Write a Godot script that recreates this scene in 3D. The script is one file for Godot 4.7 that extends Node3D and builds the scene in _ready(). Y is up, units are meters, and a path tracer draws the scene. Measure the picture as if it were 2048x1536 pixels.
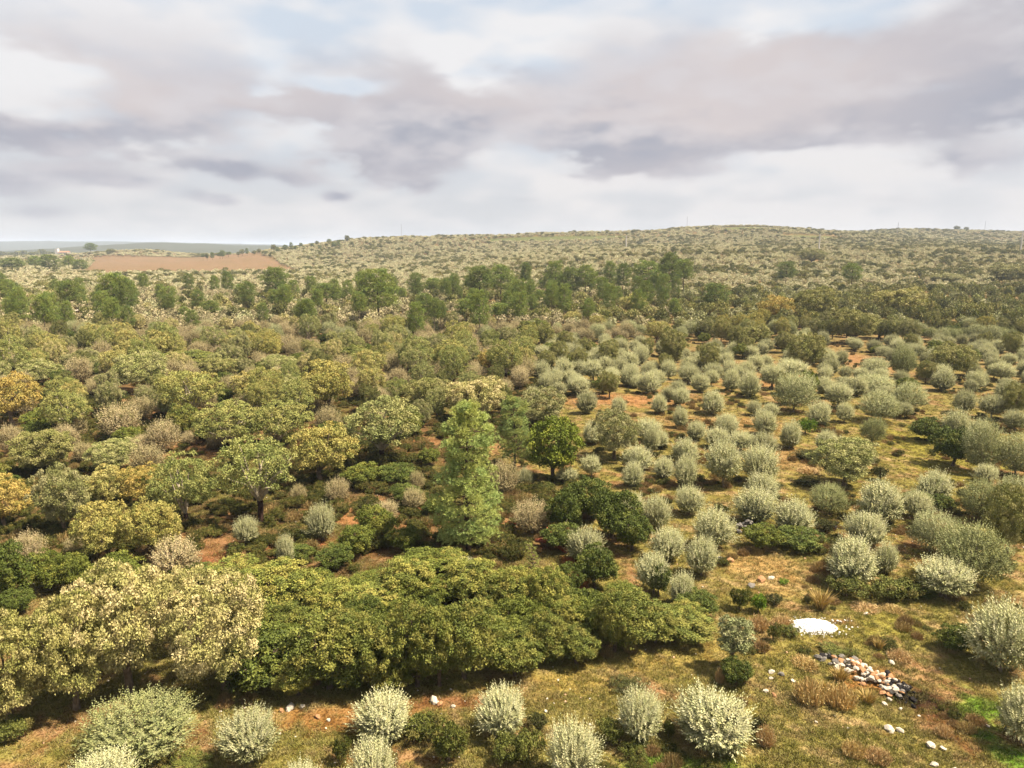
extends Node3D
# Mediterranean hillside from the air: olive groves, cork and holm oaks, pines and low hills under broken cloud.

const EYE := 20.0          # camera height above the clearing
const FOCAL := 1422.0      # focal length in pixels of a 2048 x 1536 picture
const TILT := 0.19024      # downward tilt in radians (10.9 degrees)

var taken := {}
var mats := {}
var meshes := {}
var noise_a := FastNoiseLite.new()
var noise_b := FastNoiseLite.new()
var noise_c := FastNoiseLite.new()
var things := []           # every plant that is an object of its own: {node, noun, look, at, px}
var marks := []            # landmarks that labels refer to: [phrase, pixel]

# plants read off the photograph: kind, x, z, width, height, tint, label
var TABLE := [
	["HO",-21.45,-27.43,3.68,4.87,1,"yellow green oak with pale tips cut by the left edge"],
	["HO",-19.34,-28.06,2.21,5.22,1,"narrow oak with pale tips beside the big pale oak"],
	["HO",-17.32,-29.22,4.19,5.89,0,"left half of the big cream pale oak above the grey olive"],
	["HO",-16.56,-32.95,3.28,4.20,0,"upper lobe tree of the big cream pale oak clump"],
	["HO",-13.21,-29.35,4.27,5.19,0,"right hand big cream pale oak beside the dark hedge"],
	["HO",-41.50,-60.44,4.99,4.13,2,""],
	["HO",-35.89,-61.49,4.04,2.97,4,""],
	["HO",-31.49,-47.14,3.26,4.82,3,""],
	["HO",-4.41,-81.22,6.62,4.95,0,""],
	["HO",3.38,-76.88,5.55,4.35,3,""],
	["HO",10.07,-65.89,4.36,4.60,3,""],
	["HO",28.24,-58.26,4.99,4.03,4,"pear shaped olive green oak beside the grassy clearing"],
	["HO",-51.40,-97.46,6.91,5.49,4,""],
	["HO",-36.02,-109.02,5.83,3.54,4,""],
	["HO",-27.55,-87.61,4.53,3.92,4,""],
	["HO",-45.07,-107.48,6.13,3.46,2,""],
	["HO",-10.51,-86.32,5.52,4.14,2,"round topped oak with orange forked trunk left of the pines"],
	["HO",-82.04,-114.81,3.27,3.52,2,""],
	["HO",-69.50,-103.12,5.89,3.68,4,""],
	["HO",-69.84,-114.22,5.69,3.58,3,""],
	["OM",-14.99,-25.52,4.26,2.00,1,"large grey green olive in front of the big pale oak"],
	["OM",27.56,-39.82,3.92,3.86,1,""],
	["OM",27.99,-44.59,2.83,2.84,0,""],
	["OM",34.72,-50.08,2.70,3.18,1,""],
	["OM",36.75,-49.81,3.13,3.65,0,""],
	["OM",34.90,-85.76,5.06,4.88,0,""],
	["OM",42.67,-80.62,4.48,3.72,0,""],
	["OM",48.48,-85.04,4.28,3.77,0,""],
	["OM",42.06,-61.36,3.14,4.90,0,""],
	["OM",44.65,-60.53,3.19,3.83,0,""],
	["OM",50.48,-97.29,5.78,2.59,0,""],
	["OM",24.13,-51.49,2.81,2.40,1,""],
	["OM",37.16,-70.96,2.68,2.81,1,"small olive on a bare stem at the top of the clearing"],
	["CX",-18.66,-50.03,6.62,6.65,0,"cork oak with forked bare pale limbs and blackened foot"],
	["CO",-23.61,-48.61,4.36,5.62,0,""],
	["CO",-28.16,-68.68,6.19,5.08,1,""],
	["CO",-23.45,-69.53,5.85,5.17,1,""],
	["CO",-36.88,-79.87,6.97,6.30,2,""],
	["CO",-46.73,-72.73,4.43,5.59,1,""],
	["CO",-12.42,-64.64,6.78,6.44,3,"grey green cork oak left of the tall green pine"],
	["CX",-14.47,-105.28,4.66,5.63,1,"slim cork oak with a white bare stem"],
	["YO",-36.35,-48.26,3.69,3.93,1,"orange autumn oak at the left edge"],
	["YO",-25.80,-42.58,3.35,4.11,0,""],
	["YO",-23.01,-42.80,3.43,4.19,0,"yellow oak with pale tips above the big pale oak"],
	["YO",-31.17,-52.10,3.27,3.40,2,""],
	["YO",-28.64,-52.67,3.57,3.41,1,""],
	["YO",-16.47,-58.53,5.45,5.10,0,"yellowing oak right of the forked cork oak"],
	["YO",-22.15,-84.17,5.94,6.44,0,""],
	["YO",-33.05,-89.59,5.34,4.46,2,""],
	["YO",-56.59,-78.54,5.39,5.87,1,""],
	["YO",-21.37,-103.70,5.18,5.10,2,""],
	["YO",-3.58,-114.22,4.07,3.59,1,"small rust brown oak in the middle of the wood"],
	["GB",-20.85,-40.91,2.98,2.74,0,""],
	["GB",-30.87,-42.79,1.98,2.21,0,""],
	["GB",-28.83,-44.13,1.22,1.40,1,""],
	["GB",-46.60,-73.10,2.54,2.78,1,""],
	["GB",-48.92,-67.17,2.15,3.23,0,""],
	["GB",-59.39,-100.84,3.89,1.99,1,""],
	["GB",-41.24,-73.00,4.02,4.03,0,""],
	["GB",-34.53,-68.39,3.13,3.52,0,""],
	["GB",-33.25,-70.61,1.64,1.58,0,""],
	["GB",-40.28,-64.54,2.02,2.09,1,""],
	["GB",-36.78,-68.22,2.28,1.93,0,""],
	["GB",-13.80,-53.45,1.73,2.20,0,""],
	["GB",-29.66,-69.25,2.11,1.82,0,""],
	["GB",-1.30,-95.76,2.88,2.44,1,""],
	["GB",-7.55,-52.38,1.78,1.81,1,""],
	["GB",-9.31,-49.39,1.83,1.93,0,""],
	["GB",1.26,-47.68,2.44,2.61,0,""],
	["GB",-7.85,-56.49,1.24,1.85,1,""],
	["GB",-16.91,-53.59,1.30,1.75,1,""],
	["GB",-24.57,-84.46,2.43,2.35,0,""],
	["GB",-16.31,-93.12,2.67,1.90,0,""],
	["OL",-10.53,-24.78,2.37,2.03,1,"pale plumed olive at the bottom left of the stony track"],
	["OL",-14.82,-22.66,2.41,1.77,0,"olive plume tops at the bottom left edge"],
	["OL",-7.63,-22.49,1.44,1.74,0,""],
	["OL",-5.41,-26.48,2.66,1.87,0,"silvery plumed olive below the dark hedge"],
	["OL",-0.58,-26.50,2.41,2.07,0,"silvery plumed olive where the hedge meets the track"],
	["OL",-5.10,-23.16,1.90,2.24,0,"silvery plumed olive cut by the bottom edge, left of centre"],
	["OL",2.37,-23.86,2.35,2.42,0,"brightest plumed olive cut by the bottom edge"],
	["OL",5.15,-26.00,2.10,2.24,0,""],
	["OL",8.25,-25.84,3.31,2.37,0,"widest silvery olive with pale twin stems at the bottom"],
	["OL",-17.93,-45.47,1.73,2.01,1,""],
	["OL",-13.18,-46.23,2.27,2.60,1,""],
	["OL",-14.47,-42.60,1.15,2.09,0,""],
	["OL",13.81,-68.09,1.78,2.60,0,""],
	["OL",6.86,-60.22,1.89,2.01,0,""],
	["OL",10.11,-57.58,1.94,2.14,0,"lollipop shaped olive on a short bare stem"],
	["OL",1.14,-57.35,1.35,1.79,1,"tiny grey olive with twin pale stems right of the tall pine"],
	["OL",4.70,-58.75,1.98,1.35,1,""],
	["OL",8.24,-70.70,2.31,2.34,0,""],
	["OL",9.04,-49.61,2.20,2.30,0,""],
	["OL",10.49,-48.49,2.19,2.52,0,""],
	["OL",9.93,-43.14,2.55,2.19,0,""],
	["OL",8.13,-38.60,2.04,2.49,0,""],
	["OL",9.52,-37.19,1.60,2.00,0,""],
	["OL",-3.05,-41.57,1.71,0.89,0,""],
	["OL",13.77,-45.24,3.13,2.71,0,""],
	["OL",11.57,-41.06,2.28,2.52,0,"round plumed olive left of the bare yellow soil"],
	["OL",20.64,-40.25,3.27,2.86,0,"large silvery olive above the dry grass clump"],
	["OL",23.21,-41.40,1.55,1.98,0,""],
	["OL",25.08,-38.62,3.12,2.21,0,""],
	["OL",24.16,-45.83,2.83,2.42,0,""],
	["OL",23.30,-31.19,3.65,3.46,0,"big dense silver green olive at the right edge"],
	["OL",20.95,-25.75,2.33,2.53,0,"silver olive cut by the lower right edge"],
	["OL",13.58,-51.44,2.51,2.23,0,""],
	["OL",14.52,-57.53,2.36,2.72,0,""],
	["OL",17.67,-57.66,3.09,4.03,0,""],
	["OL",21.34,-59.07,3.76,3.29,0,""],
	["OL",20.18,-54.02,2.62,2.47,0,""],
	["OL",17.89,-49.98,3.22,2.71,0,""],
	["OL",19.97,-47.72,2.94,2.49,0,""],
	["OL",27.44,-50.05,3.59,3.22,0,"bushy silver olive below the pear shaped oak"],
	["OL",33.56,-54.07,2.91,2.57,0,"round olive standing in a dark bush by the clearing"],
	["OL",40.86,-58.78,2.15,1.52,0,""],
	["OL",46.00,-71.60,3.11,3.66,0,""],
	["OL",28.15,-69.62,2.43,2.87,0,""],
	["OL",27.44,-74.73,2.87,2.89,0,""],
	["OL",31.40,-83.83,2.11,1.55,0,""],
	["OL",23.69,-75.77,2.85,2.02,0,""],
	["OL",19.48,-72.61,2.31,2.14,0,""],
	["OL",20.63,-69.83,2.58,2.02,0,""],
	["OL",22.69,-68.41,2.58,2.03,0,""],
	["OL",16.06,-63.98,2.61,2.47,0,""],
	["OL",30.95,-68.03,2.42,2.24,0,""],
	["OL",38.56,-80.15,2.25,2.37,0,""],
	["OL",36.57,-81.77,1.89,2.14,0,""],
	["OL",41.18,-87.85,3.47,3.24,0,""],
	["OL",24.47,-84.81,3.17,2.89,0,""],
	["OL",21.50,-87.94,2.40,2.47,0,""],
	["OL",18.97,-77.77,1.85,2.44,0,""],
	["OL",26.43,-98.08,2.88,2.73,0,""],
	["OL",29.44,-102.70,2.20,2.45,0,""],
	["OL",31.28,-99.16,2.98,3.19,0,""],
	["OL",32.13,-94.74,3.05,3.46,0,""],
	["OL",37.52,-101.07,3.54,3.52,0,""],
	["OL",43.41,-108.37,4.71,2.86,0,""],
	["OL",13.25,-59.84,2.10,1.88,0,""],
	["OL",14.89,-69.19,2.01,1.95,0,""],
	["OL",6.18,-101.67,2.76,2.84,0,""],
	["OL",7.95,-107.72,3.46,3.37,0,""],
	["OL",11.95,-105.66,3.39,3.31,0,""],
	["OL",14.42,-101.63,2.54,2.63,0,""],
	["OL",19.61,-116.72,3.32,2.82,0,""],
	["OL",18.72,-96.47,3.45,3.01,0,""],
	["OL",17.86,-84.37,2.19,2.38,0,""],
	["OL",12.78,-83.06,2.09,2.34,0,""],
	["OL",9.03,-84.47,2.74,2.97,1,""],
	["OL",16.45,-124.56,3.54,3.90,0,""],
	["OL",24.27,-107.65,3.07,3.00,0,""],
	["OL",22.73,-124.53,3.36,3.01,0,""],
	["OL",11.12,-121.76,3.03,3.40,1,""],
	["OL",64.10,-90.12,3.23,3.15,1,""],
	["OL",54.81,-84.52,3.04,2.95,1,""],
	["OL",56.47,-81.97,2.95,2.87,1,""],
	["OL",60.50,-98.20,3.51,3.06,1,""],
	["OL",55.26,-76.13,2.48,2.40,1,""],
	["PI",-2.98,-44.60,4.99,10.45,0,"tall bright green pine standing alone in the middle"],
	["PI",0.07,-62.31,3.78,7.08,1,"second smaller green pine behind the tall pine"],
	["PB",1.25,-41.69,1.13,1.94,0,"knee high young pine beside the fallen red trunk"],
	["DS",-27.34,-38.95,1.88,2.32,1,""],
	["DS",-26.11,-39.21,1.77,2.07,1,""],
	["DS",-23.36,-39.27,2.72,1.96,1,""],
	["DS",-28.62,-37.39,2.32,3.42,0,""],
	["DS",-27.49,-36.32,1.65,1.35,0,""],
	["DS",-51.80,-76.35,3.42,2.33,1,""],
	["DS",3.68,-59.43,4.09,5.23,2,"bright dark green bush right of the second pine"],
	["DS",3.77,-47.50,2.19,3.07,0,""],
	["DS",5.67,-50.12,2.89,3.09,0,""],
	["DS",7.14,-46.55,2.80,3.39,0,""],
	["DS",7.95,-44.68,2.30,2.48,0,""],
	["DS",3.38,-44.75,2.47,1.70,0,""],
	["DS",-10.29,-43.89,2.00,1.92,1,""],
	["DS",-7.24,-44.60,1.86,1.63,1,""],
	["DS",-5.52,-41.20,2.84,1.42,1,""],
	["DS",5.03,-39.45,2.08,2.46,0,""],
	["DS",3.90,-35.54,2.05,1.72,0,""],
	["DS",-11.48,-29.93,3.40,2.45,0,""],
	["DS",40.93,-63.79,3.12,3.34,0,""],
	["DS",43.43,-72.15,2.93,2.35,0,""],
	["DS",22.38,-32.80,1.56,1.23,0,""],
	["DS",31.77,-52.71,1.79,1.19,0,""],
	["DS",33.12,-52.22,1.62,1.17,0,""],
	["DS",10.43,-29.90,1.20,1.19,0,""],
	["DS",16.95,-45.01,2.15,1.62,1,""],
	["DS",19.43,-45.27,2.83,1.23,0,""],
	["DS",-8.57,-54.24,2.39,1.24,0,""],
	["DS",-12.73,-57.99,2.98,1.73,1,""],
	["DS",-9.86,-58.63,3.01,1.52,0,""],
	["DS",-19.49,-40.07,2.41,0.94,0,""],
	["DS",-14.10,-43.27,1.94,0.90,0,""],
	["DS",-11.14,-41.84,1.88,1.41,0,""],
	["DS",0.03,-36.22,1.37,1.44,0,""],
	["DS",24.06,-38.38,1.16,0.43,0,""],
	["DS",39.62,-93.40,2.14,3.57,2,""],
	["DS",8.59,-38.38,1.16,1.93,0,""],
	["MS",-16.10,-38.67,2.86,2.03,0,""],
	["MS",-13.10,-36.69,3.50,2.71,0,""],
	["MS",-8.48,-29.75,3.08,3.42,1,""],
	["MS",-5.92,-37.90,2.78,2.36,0,"rounded yellow green tree rising from the hedge"],
	["MS",-7.67,-36.19,2.83,1.55,0,""],
	["MS",-2.26,-37.84,2.63,2.40,0,""],
	["MS",0.10,-36.75,2.20,2.49,0,""],
	["MS",1.88,-36.15,2.00,2.73,0,""],
	["MS",-6.18,-29.51,2.42,3.36,1,""],
	["MS",-4.27,-29.72,1.59,3.93,1,""],
	["MS",-2.02,-30.42,2.49,3.49,1,""],
	["MS",0.04,-30.52,2.14,2.12,1,""],
	["MS",1.63,-31.72,1.71,2.42,1,""],
	["MS",3.18,-31.75,1.80,1.69,1,""],
	["MS",4.99,-32.47,1.92,3.09,1,""],
	["MS",5.86,-32.89,2.84,2.79,1,""],
	["MS",8.69,-34.01,3.24,1.27,1,"right hand end of the dark hedge beside the track"],
	["MS",-10.04,-35.58,2.54,2.28,0,""],
	["MS",-4.03,-41.89,2.13,1.18,0,""],
	["MS",-11.75,-33.03,2.02,2.21,1,""],
	["MS",-3.26,-29.74,0.83,3.57,1,""],
	["MS",-8.28,-32.01,1.60,2.40,1,""],
	["LS",-3.68,-26.04,1.43,0.94,0,""],
	["LS",-2.36,-25.01,1.38,1.58,0,""],
	["LS",-0.33,-24.86,1.28,0.98,0,""],
	["LS",0.73,-24.70,1.21,1.26,1,""],
	["LS",5.31,-29.56,1.58,0.30,2,"low dark rounded bush on the open track"],
	["LS",1.01,-26.75,0.80,0.61,2,""],
	["LS",19.63,-38.45,2.47,1.08,1,""],
	["LS",21.54,-38.22,1.88,1.12,1,""],
	["LS",23.01,-38.06,1.78,1.04,0,""],
	["LS",12.85,-36.91,1.01,1.26,0,""],
	["LS",14.95,-37.49,1.05,0.61,2,"small dark rounded bush beside the bright green shrub"],
	["LS",13.52,-33.58,0.69,1.02,1,""],
	["LS",14.59,-34.12,1.09,0.47,1,""],
	["LS",16.94,-37.70,0.57,0.40,2,""],
	["LS",16.21,-32.66,1.13,0.30,1,""],
	["LS",17.02,-32.38,0.74,0.30,1,""],
	["LS",-6.77,-24.77,0.78,1.16,0,""],
	["LS",-12.70,-24.52,1.75,0.30,1,""],
	["LS",3.91,-25.88,1.02,0.96,1,""],
	["LS",6.57,-26.25,0.45,0.77,0,""],
	["LS",4.91,-25.10,1.19,0.52,0,""],
	["LS",10.31,-26.62,0.63,0.70,2,""],
	["LS",-20.61,-26.26,1.24,0.86,1,""],
	["LS",28.30,-65.56,2.39,0.85,2,""],
	["LS",25.22,-58.26,1.92,0.50,2,""],
	["LS",32.05,-59.31,1.30,1.16,2,""],
	["LS",22.23,-47.87,1.24,0.87,2,""],
	["LS",-15.92,-68.54,1.49,1.09,0,""],
	["LS",-10.90,-51.80,1.53,0.91,2,""],
	["LS",-13.94,-46.20,1.37,0.78,0,""],
	["LS",-18.20,-43.80,1.31,0.92,0,""],
	["LS",2.77,-56.91,1.67,0.79,0,""],
	["LS",5.22,-64.39,1.41,1.01,0,""],
	["GN",13.68,-36.61,0.94,1.17,0,"bright green leafy shrub left of the dry grass clump"],
	["GN",31.99,-75.12,2.28,1.97,0,""],
	["GN",16.43,-39.96,0.75,0.33,0,""],
	["HE",13.21,-34.79,1.32,0.92,0,""],
	["HE",14.46,-35.05,1.23,0.68,0,""],
	["HE",14.24,-31.39,1.45,0.46,1,""],
	["HE",13.42,-28.63,1.56,1.41,1,""],
	["HE",14.55,-28.50,1.66,1.21,1,""],
	["HE",13.69,-25.17,1.03,0.77,1,""],
	["HE",14.54,-24.90,1.10,0.74,0,""],
	["HE",10.38,-25.83,0.89,1.02,0,""],
	["HE",19.23,-31.98,1.35,0.56,0,""],
	["HE",19.85,-36.90,1.68,0.30,0,""],
	["HE",21.34,-36.79,1.39,0.30,1,""],
	["HE",18.06,-26.40,0.83,0.58,0,""],
	["HE",26.76,-61.76,2.26,0.49,0,""],
	["HE",9.70,-30.01,0.46,0.89,0,""],
	["OG",10.70,-30.91,1.93,2.87,0,"slender grey green tree standing alone by the track"],
	["PI",-109.45,-196.31,8.14,12.11,0,""],
	["PI",-121.69,-196.16,6.21,10.35,1,""],
	["PI",-160.05,-227.32,5.58,9.29,0,""],
	["PI",-134.56,-192.17,5.95,6.02,1,""],
	["PI",-101.20,-210.56,5.32,8.04,0,""],
	["PI",-81.10,-192.08,4.86,5.49,1,""],
	["PI",-102.76,-270.02,4.35,5.98,0,""],
	["PI",-80.09,-243.07,9.88,12.40,1,""],
	["PI",-78.57,-257.86,3.97,7.85,0,""],
	["PI",-57.95,-224.06,9.27,8.36,1,""],
	["PI",-108.63,-196.02,4.55,6.55,0,""],
	["PI",-377.97,-545.39,17.06,11.16,1,""],
	["PI",-382.26,-577.23,10.83,11.82,0,""],
	["PI",-355.58,-555.60,15.06,13.27,1,""],
	["PI",-354.76,-577.13,9.62,11.82,0,""],
	["PI",-326.70,-544.97,11.74,9.68,1,""],
	["PI",-35.70,-189.96,10.29,13.28,0,""],
	["PI",-35.44,-260.35,5.83,10.25,1,""],
	["PI",-39.44,-253.35,4.44,5.61,0,""],
	["PI",-20.35,-246.84,4.84,9.57,1,""],
	["PI",-29.44,-270.21,6.81,7.83,0,""],
	["PI",-11.25,-237.06,9.97,13.08,1,""],
	["PI",-4.05,-247.16,8.83,13.12,0,""],
	["PI",5.33,-277.88,4.86,12.84,1,""],
	["PI",15.80,-260.41,6.56,13.82,0,""],
	["PI",20.90,-260.50,7.66,11.86,1,""],
	["PI",26.90,-260.53,8.02,12.39,0,""],
	["PI",11.89,-286.12,4.20,5.93,1,""],
	["PI",39.30,-286.26,6.00,12.62,0,""],
	["PI",43.44,-280.71,6.28,12.19,1,""],
	["PI",50.75,-270.67,12.50,13.39,0,""],
	["PI",56.65,-258.15,7.59,16.34,1,""],
	["PI",65.66,-275.48,8.09,13.65,0,""],
	["PI",34.75,-253.39,4.97,5.08,1,""],
	["PI",-12.53,-196.12,5.79,5.73,0,""],
	["PI",-23.14,-188.35,5.83,7.61,1,""],
	["PI",-2.90,-183.46,5.55,5.37,0,""],
	["PI",126.99,-332.65,8.82,9.60,1,""],
	["PI",145.44,-307.82,8.17,10.59,0,""],
	["PI",62.74,-218.87,8.45,8.63,1,""],
	["PI",-88.60,-191.96,3.38,4.02,0,""],
	["PI",-58.79,-240.65,5.06,5.83,1,""],
	["YO",67.17,-180.59,8.77,7.61,1,""],
	["HO",77.95,-183.02,10.57,9.48,2,""],
	["HO",71.95,-149.41,8.03,7.25,2,""],
	["HO",105.42,-195.92,12.81,8.88,1,""],
	["HO",226.30,-326.12,15.94,9.80,3,""],
	["HO",82.33,-157.43,7.78,4.10,2,""],
	["HO",48.60,-141.42,6.01,4.73,2,""],
	["HO",48.47,-115.69,5.93,5.87,2,""],
	["OM",60.47,-108.06,3.85,5.27,1,""],
	["HO",67.44,-107.20,6.50,5.36,2,""],
	["YO",34.05,-199.32,7.71,6.88,2,""],
	["YO",15.65,-180.07,4.44,3.74,2,""],
	["YO",20.22,-169.33,4.42,4.11,2,""],
	["MS",4.57,-148.84,5.79,4.99,1,""],
	["HO",-13.15,-120.31,5.13,5.31,3,""],
	["HO",-57.47,-306.03,6.41,5.16,3,""],
	["MS",-25.12,-113.33,5.25,4.13,1,""],
	["MS",-54.89,-117.03,9.16,2.67,1,""],
	["HO",187.72,-449.32,15.64,9.03,3,""],
	["HO",196.56,-325.35,13.63,5.34,3,""],
	["YO",30.29,-147.38,5.21,5.13,2,""],
	["HO",27.00,-117.65,4.60,6.48,2,""],
]

func _ready():
	for n in [[noise_a, 11, 0.07, 3], [noise_b, 23, 0.35, 3], [noise_c, 37, 1.3, 2]]:
		n[0].seed = n[1]
		n[0].frequency = n[2]
		n[0].noise_type = FastNoiseLite.TYPE_SIMPLEX_SMOOTH
		n[0].fractal_octaves = n[3]
	set_camera_and_light()
	build_ground()
	build_prototypes()
	build_clearing()
	plant_table()
	plant_woods()
	build_far_things()
	ground_cover()
	name_plants()

# ---------------------------------------------------------------- camera, sky and sun

func set_camera_and_light():
	var cam := Camera3D.new()
	cam.name = "camera"
	add_child(cam)
	cam.position = Vector3(0, EYE, 0)
	cam.rotation.x = -TILT
	cam.fov = 56.74
	cam.near = 0.1
	cam.far = 16000.0
	cam.current = true
	var sun := DirectionalLight3D.new()
	sun.name = "sun"
	add_child(sun)
	sun.look_at_from_position(Vector3.ZERO, -Vector3(0.50, 0.83, 0.06), Vector3.UP)
	sun.light_color = Color(1.0, 0.94, 0.85)
	sun.light_energy = 1.2
	sun.light_angular_distance = 2.5
	sun.shadow_enabled = true
	var e := Environment.new()
	e.background_mode = Environment.BG_SKY
	e.tonemap_mode = Environment.TONE_MAPPER_LINEAR
	e.tonemap_exposure = 4.15
	e.fog_enabled = true
	e.fog_density = 0.00013
	e.fog_light_color = Color(0.80, 0.86, 0.95)
	e.sdfgi_enabled = true
	e.ssao_enabled = true
	e.ssil_enabled = true
	var sm := PanoramaSkyMaterial.new()
	sm.panorama = ImageTexture.create_from_image(cloud_image())
	sm.energy_multiplier = 1.0 / 4.15
	var sky := Sky.new()
	sky.sky_material = sm
	e.sky = sky
	var we := WorldEnvironment.new()
	we.name = "world_environment"
	we.environment = e
	add_child(we)

func photo_angles(px: float, py: float) -> Vector2:
	# azimuth and elevation, in degrees, of a photograph pixel
	var v := Vector3((px - 1024.0) / FOCAL, -(py - 768.0) / FOCAL, -1.0).rotated(Vector3.RIGHT, -TILT)
	return Vector2(rad_to_deg(atan2(v.x, -v.z)), rad_to_deg(atan2(v.y, Vector2(v.x, v.z).length())))

func cloud_image() -> Image:
	var W := 3584
	var H := 1792
	var n1 := FastNoiseLite.new()
	n1.seed = 5
	n1.frequency = 1.0
	n1.noise_type = FastNoiseLite.TYPE_SIMPLEX_SMOOTH
	n1.fractal_octaves = 5
	n1.fractal_gain = 0.52
	var n2 := FastNoiseLite.new()
	n2.seed = 9
	n2.frequency = 1.0
	n2.noise_type = FastNoiseLite.TYPE_SIMPLEX_SMOOTH
	n2.fractal_octaves = 3
	# cloud banks: centre and radii in photograph pixels, weight, warmth of the underside
	var banks := []
	for b in [[300, 150, 400, 120, 0.62, 1.0], [480, 235, 260, 60, 0.5, 0.35], [840, 210, 230, 95, 0.85, 0.3], [1330, 165, 380, 115, 0.85, 1.0], [1760, 150, 330, 100, 0.85, 0.3], [1480, 215, 420, 55, 0.5, 0.2],
			[1190, 290, 125, 48, 1.0, -0.3], [830, 288, 130, 46, 1.0, -0.3], [640, 225, 120, 55, 0.5, -0.1], [230, 272, 170, 36, 0.75, -0.3], [2000, 185, 170, 55, 0.9, -0.4], [1560, 262, 190, 32, 0.75, -0.3], [1990, 60, 160, 60, 0.5, 0.2],
			[25, 362, 75, 30, 0.85, -0.4], [250, 362, 90, 15, 0.65, -0.3], [430, 333, 110, 17, 0.75, -0.3], [480, 345, 45, 16, 0.5, -0.3], [683, 388, 32, 13, 0.85, -0.3], [600, 352, 60, 17, 0.6, -0.3], [395, 393, 55, 15, 0.6, -0.3], [460, 400, 30, 12, 0.5, -0.3],
			[1350, 300, 110, 24, 0.75, -0.3], [1290, 310, 60, 22, 0.6, -0.3], [1950, 310, 120, 26, 0.75, -0.3], [1640, 235, 70, 55, 0.7, -0.3], [100, 422, 60, 12, 0.45, -0.3], [860, 365, 50, 10, 0.5, -0.3], [0, 258, 80, 34, 0.7, -0.3], [1400, 340, 50, 12, 0.5, -0.3], [1760, 400, 120, 12, 0.3, 0.0], [1520, 400, 60, 9, 0.3, 0.0], [180, 340, 90, 14, 0.45, -0.3], [1050, 400, 40, 8, 0.35, -0.2],
			[705, 165, 80, 30, -1.3, 0.0], [1000, 95, 110, 70, -0.8, 0.0], [50, 135, 110, 38, -0.8, 0.0], [1880, 175, 120, 22, -1.0, 0.0], [1600, 50, 170, 35, -0.6, 0.0], [545, 110, 50, 55, -0.5, 0.0], [1480, 258, 55, 20, -0.7, 0.0], [1260, 262, 40, 16, -0.5, 0.0], [620, 270, 130, 22, -0.5, 0.0], [130, 225, 110, 20, -0.6, 0.0]]:
		var c := photo_angles(b[0], b[1])
		banks.append([c.x, c.y, b[2] / 25.0, b[3] / 25.0, b[4], b[5]])
	var im := Image.create(W, H, false, Image.FORMAT_RGBF)
	im.fill(Color(0.40, 0.38, 0.36))
	for y in H / 2 + 4:
		var el := PI / 2 - (y + 0.5) / H * PI
		var sy := sin(el)
		var cy := cos(el)
		var eld := rad_to_deg(el)
		var step := 1 if eld < 27.0 else 4
		if step == 4 and y % 4 != 0:
			continue
		var hz := smoothstep(13.0, 1.0, eld)
		var x := 0
		while x < W:
			var az := (x + 0.5) / W * TAU
			if az > PI:
				az -= TAU
			var dx := sin(az) * cy
			var dz := -cos(az) * cy
			var n := n1.get_noise_3d(dx * 3.2, sy * 9.0, dz * 3.2)
			var f := n1.get_noise_3d(dx * 9.0 + 20.0, sy * 24.0, dz * 9.0)
			var wide := n2.get_noise_3d(dx * 2.0 + 7.0, sy * 3.4, dz * 2.0)
			var azd := rad_to_deg(az)
			var put := 0.0
			var warm := 0.0
			if absf(azd) < 62.0 and eld < 40.0:
				for b in banks:
					var u: float = (azd + n * minf(5.5, b[2] * 0.7) + f * minf(2.4, b[2] * 0.4) - b[0]) / b[2]
					var v: float = (eld + n * minf(2.4, b[3] * 1.0) + f * minf(1.8, b[3] * 0.9) - b[1]) / b[3]
					var r := u * u + v * v
					if r < 3.0:
						var g: float = b[4] * (exp(-r * 1.2) - 0.027)
						put += g
						warm += absf(g) * b[5]
			var framed := smoothstep(60.0, 40.0, absf(azd)) * smoothstep(38.0, 26.0, eld)
			# the same broken layer everywhere; the banks above only say where its bigger masses hang
			var own := (wide * 1.7 + 0.42) * smoothstep(3.0, 14.0, eld)
			var d := lerpf(own, put, framed)
			var dens := d + (n * 0.42 + f * 0.34) * (0.45 + 0.55 * smoothstep(0.05, 0.5, d)) * (1.0 - 0.4 * hz)
			var cov := smoothstep(0.06, 0.92, dens)
			warm = lerpf(clampf(wide * 1.5 + 0.4, 0, 1), clampf(warm * 1.2 + 0.15 + n * 0.4, 0, 1), framed)
			var veil := n2.get_noise_3d(dx * 5.0, sy * 14.0, dz * 5.0) + f * 0.35
			var lit := Color(0.65, 0.725, 0.82).lerp(Color(0.87, 0.865, 0.875), clampf(0.55 + veil * 1.5 - 0.35 * smoothstep(12.0, 22.0, eld), 0, 1))
			lit = lit.lerp(Color(0.825, 0.795, 0.785).lerp(Color(0.69, 0.685, 0.69), clampf(0.35 - veil * 1.3 - azd * 0.014, 0, 1)), hz * 0.9)
			var dark := Color(0.40, 0.41, 0.48).lerp(Color(0.67, 0.605, 0.605), warm)
			dark = dark.lerp(Color(0.72, 0.69, 0.71), clampf(0.3 + f * 1.5 - n * 0.7, 0.0, 1.0) * 0.6)
			var c := lit.lerp(dark, cov * 0.9)
			if step == 1:
				im.set_pixel(x, y, c)
			else:
				im.fill_rect(Rect2i(x, y, 4, 4), c)
			x += step
	return im

# ---------------------------------------------------------------- helpers

func pixel(p: Vector3) -> Vector2:
	var zc := -p.z * cos(TILT) + (EYE - p.y) * sin(TILT)
	var yc := (EYE - p.y) * cos(TILT) + p.z * sin(TILT)
	return Vector2(1024.0 + FOCAL * p.x / zc, 768.0 + FOCAL * yc / zc)

func numbered(called: String) -> String:
	if not taken.has(called):
		taken[called] = 0
		return called
	taken[called] += 1
	return "%s_%03d" % [called, taken[called]]

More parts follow.
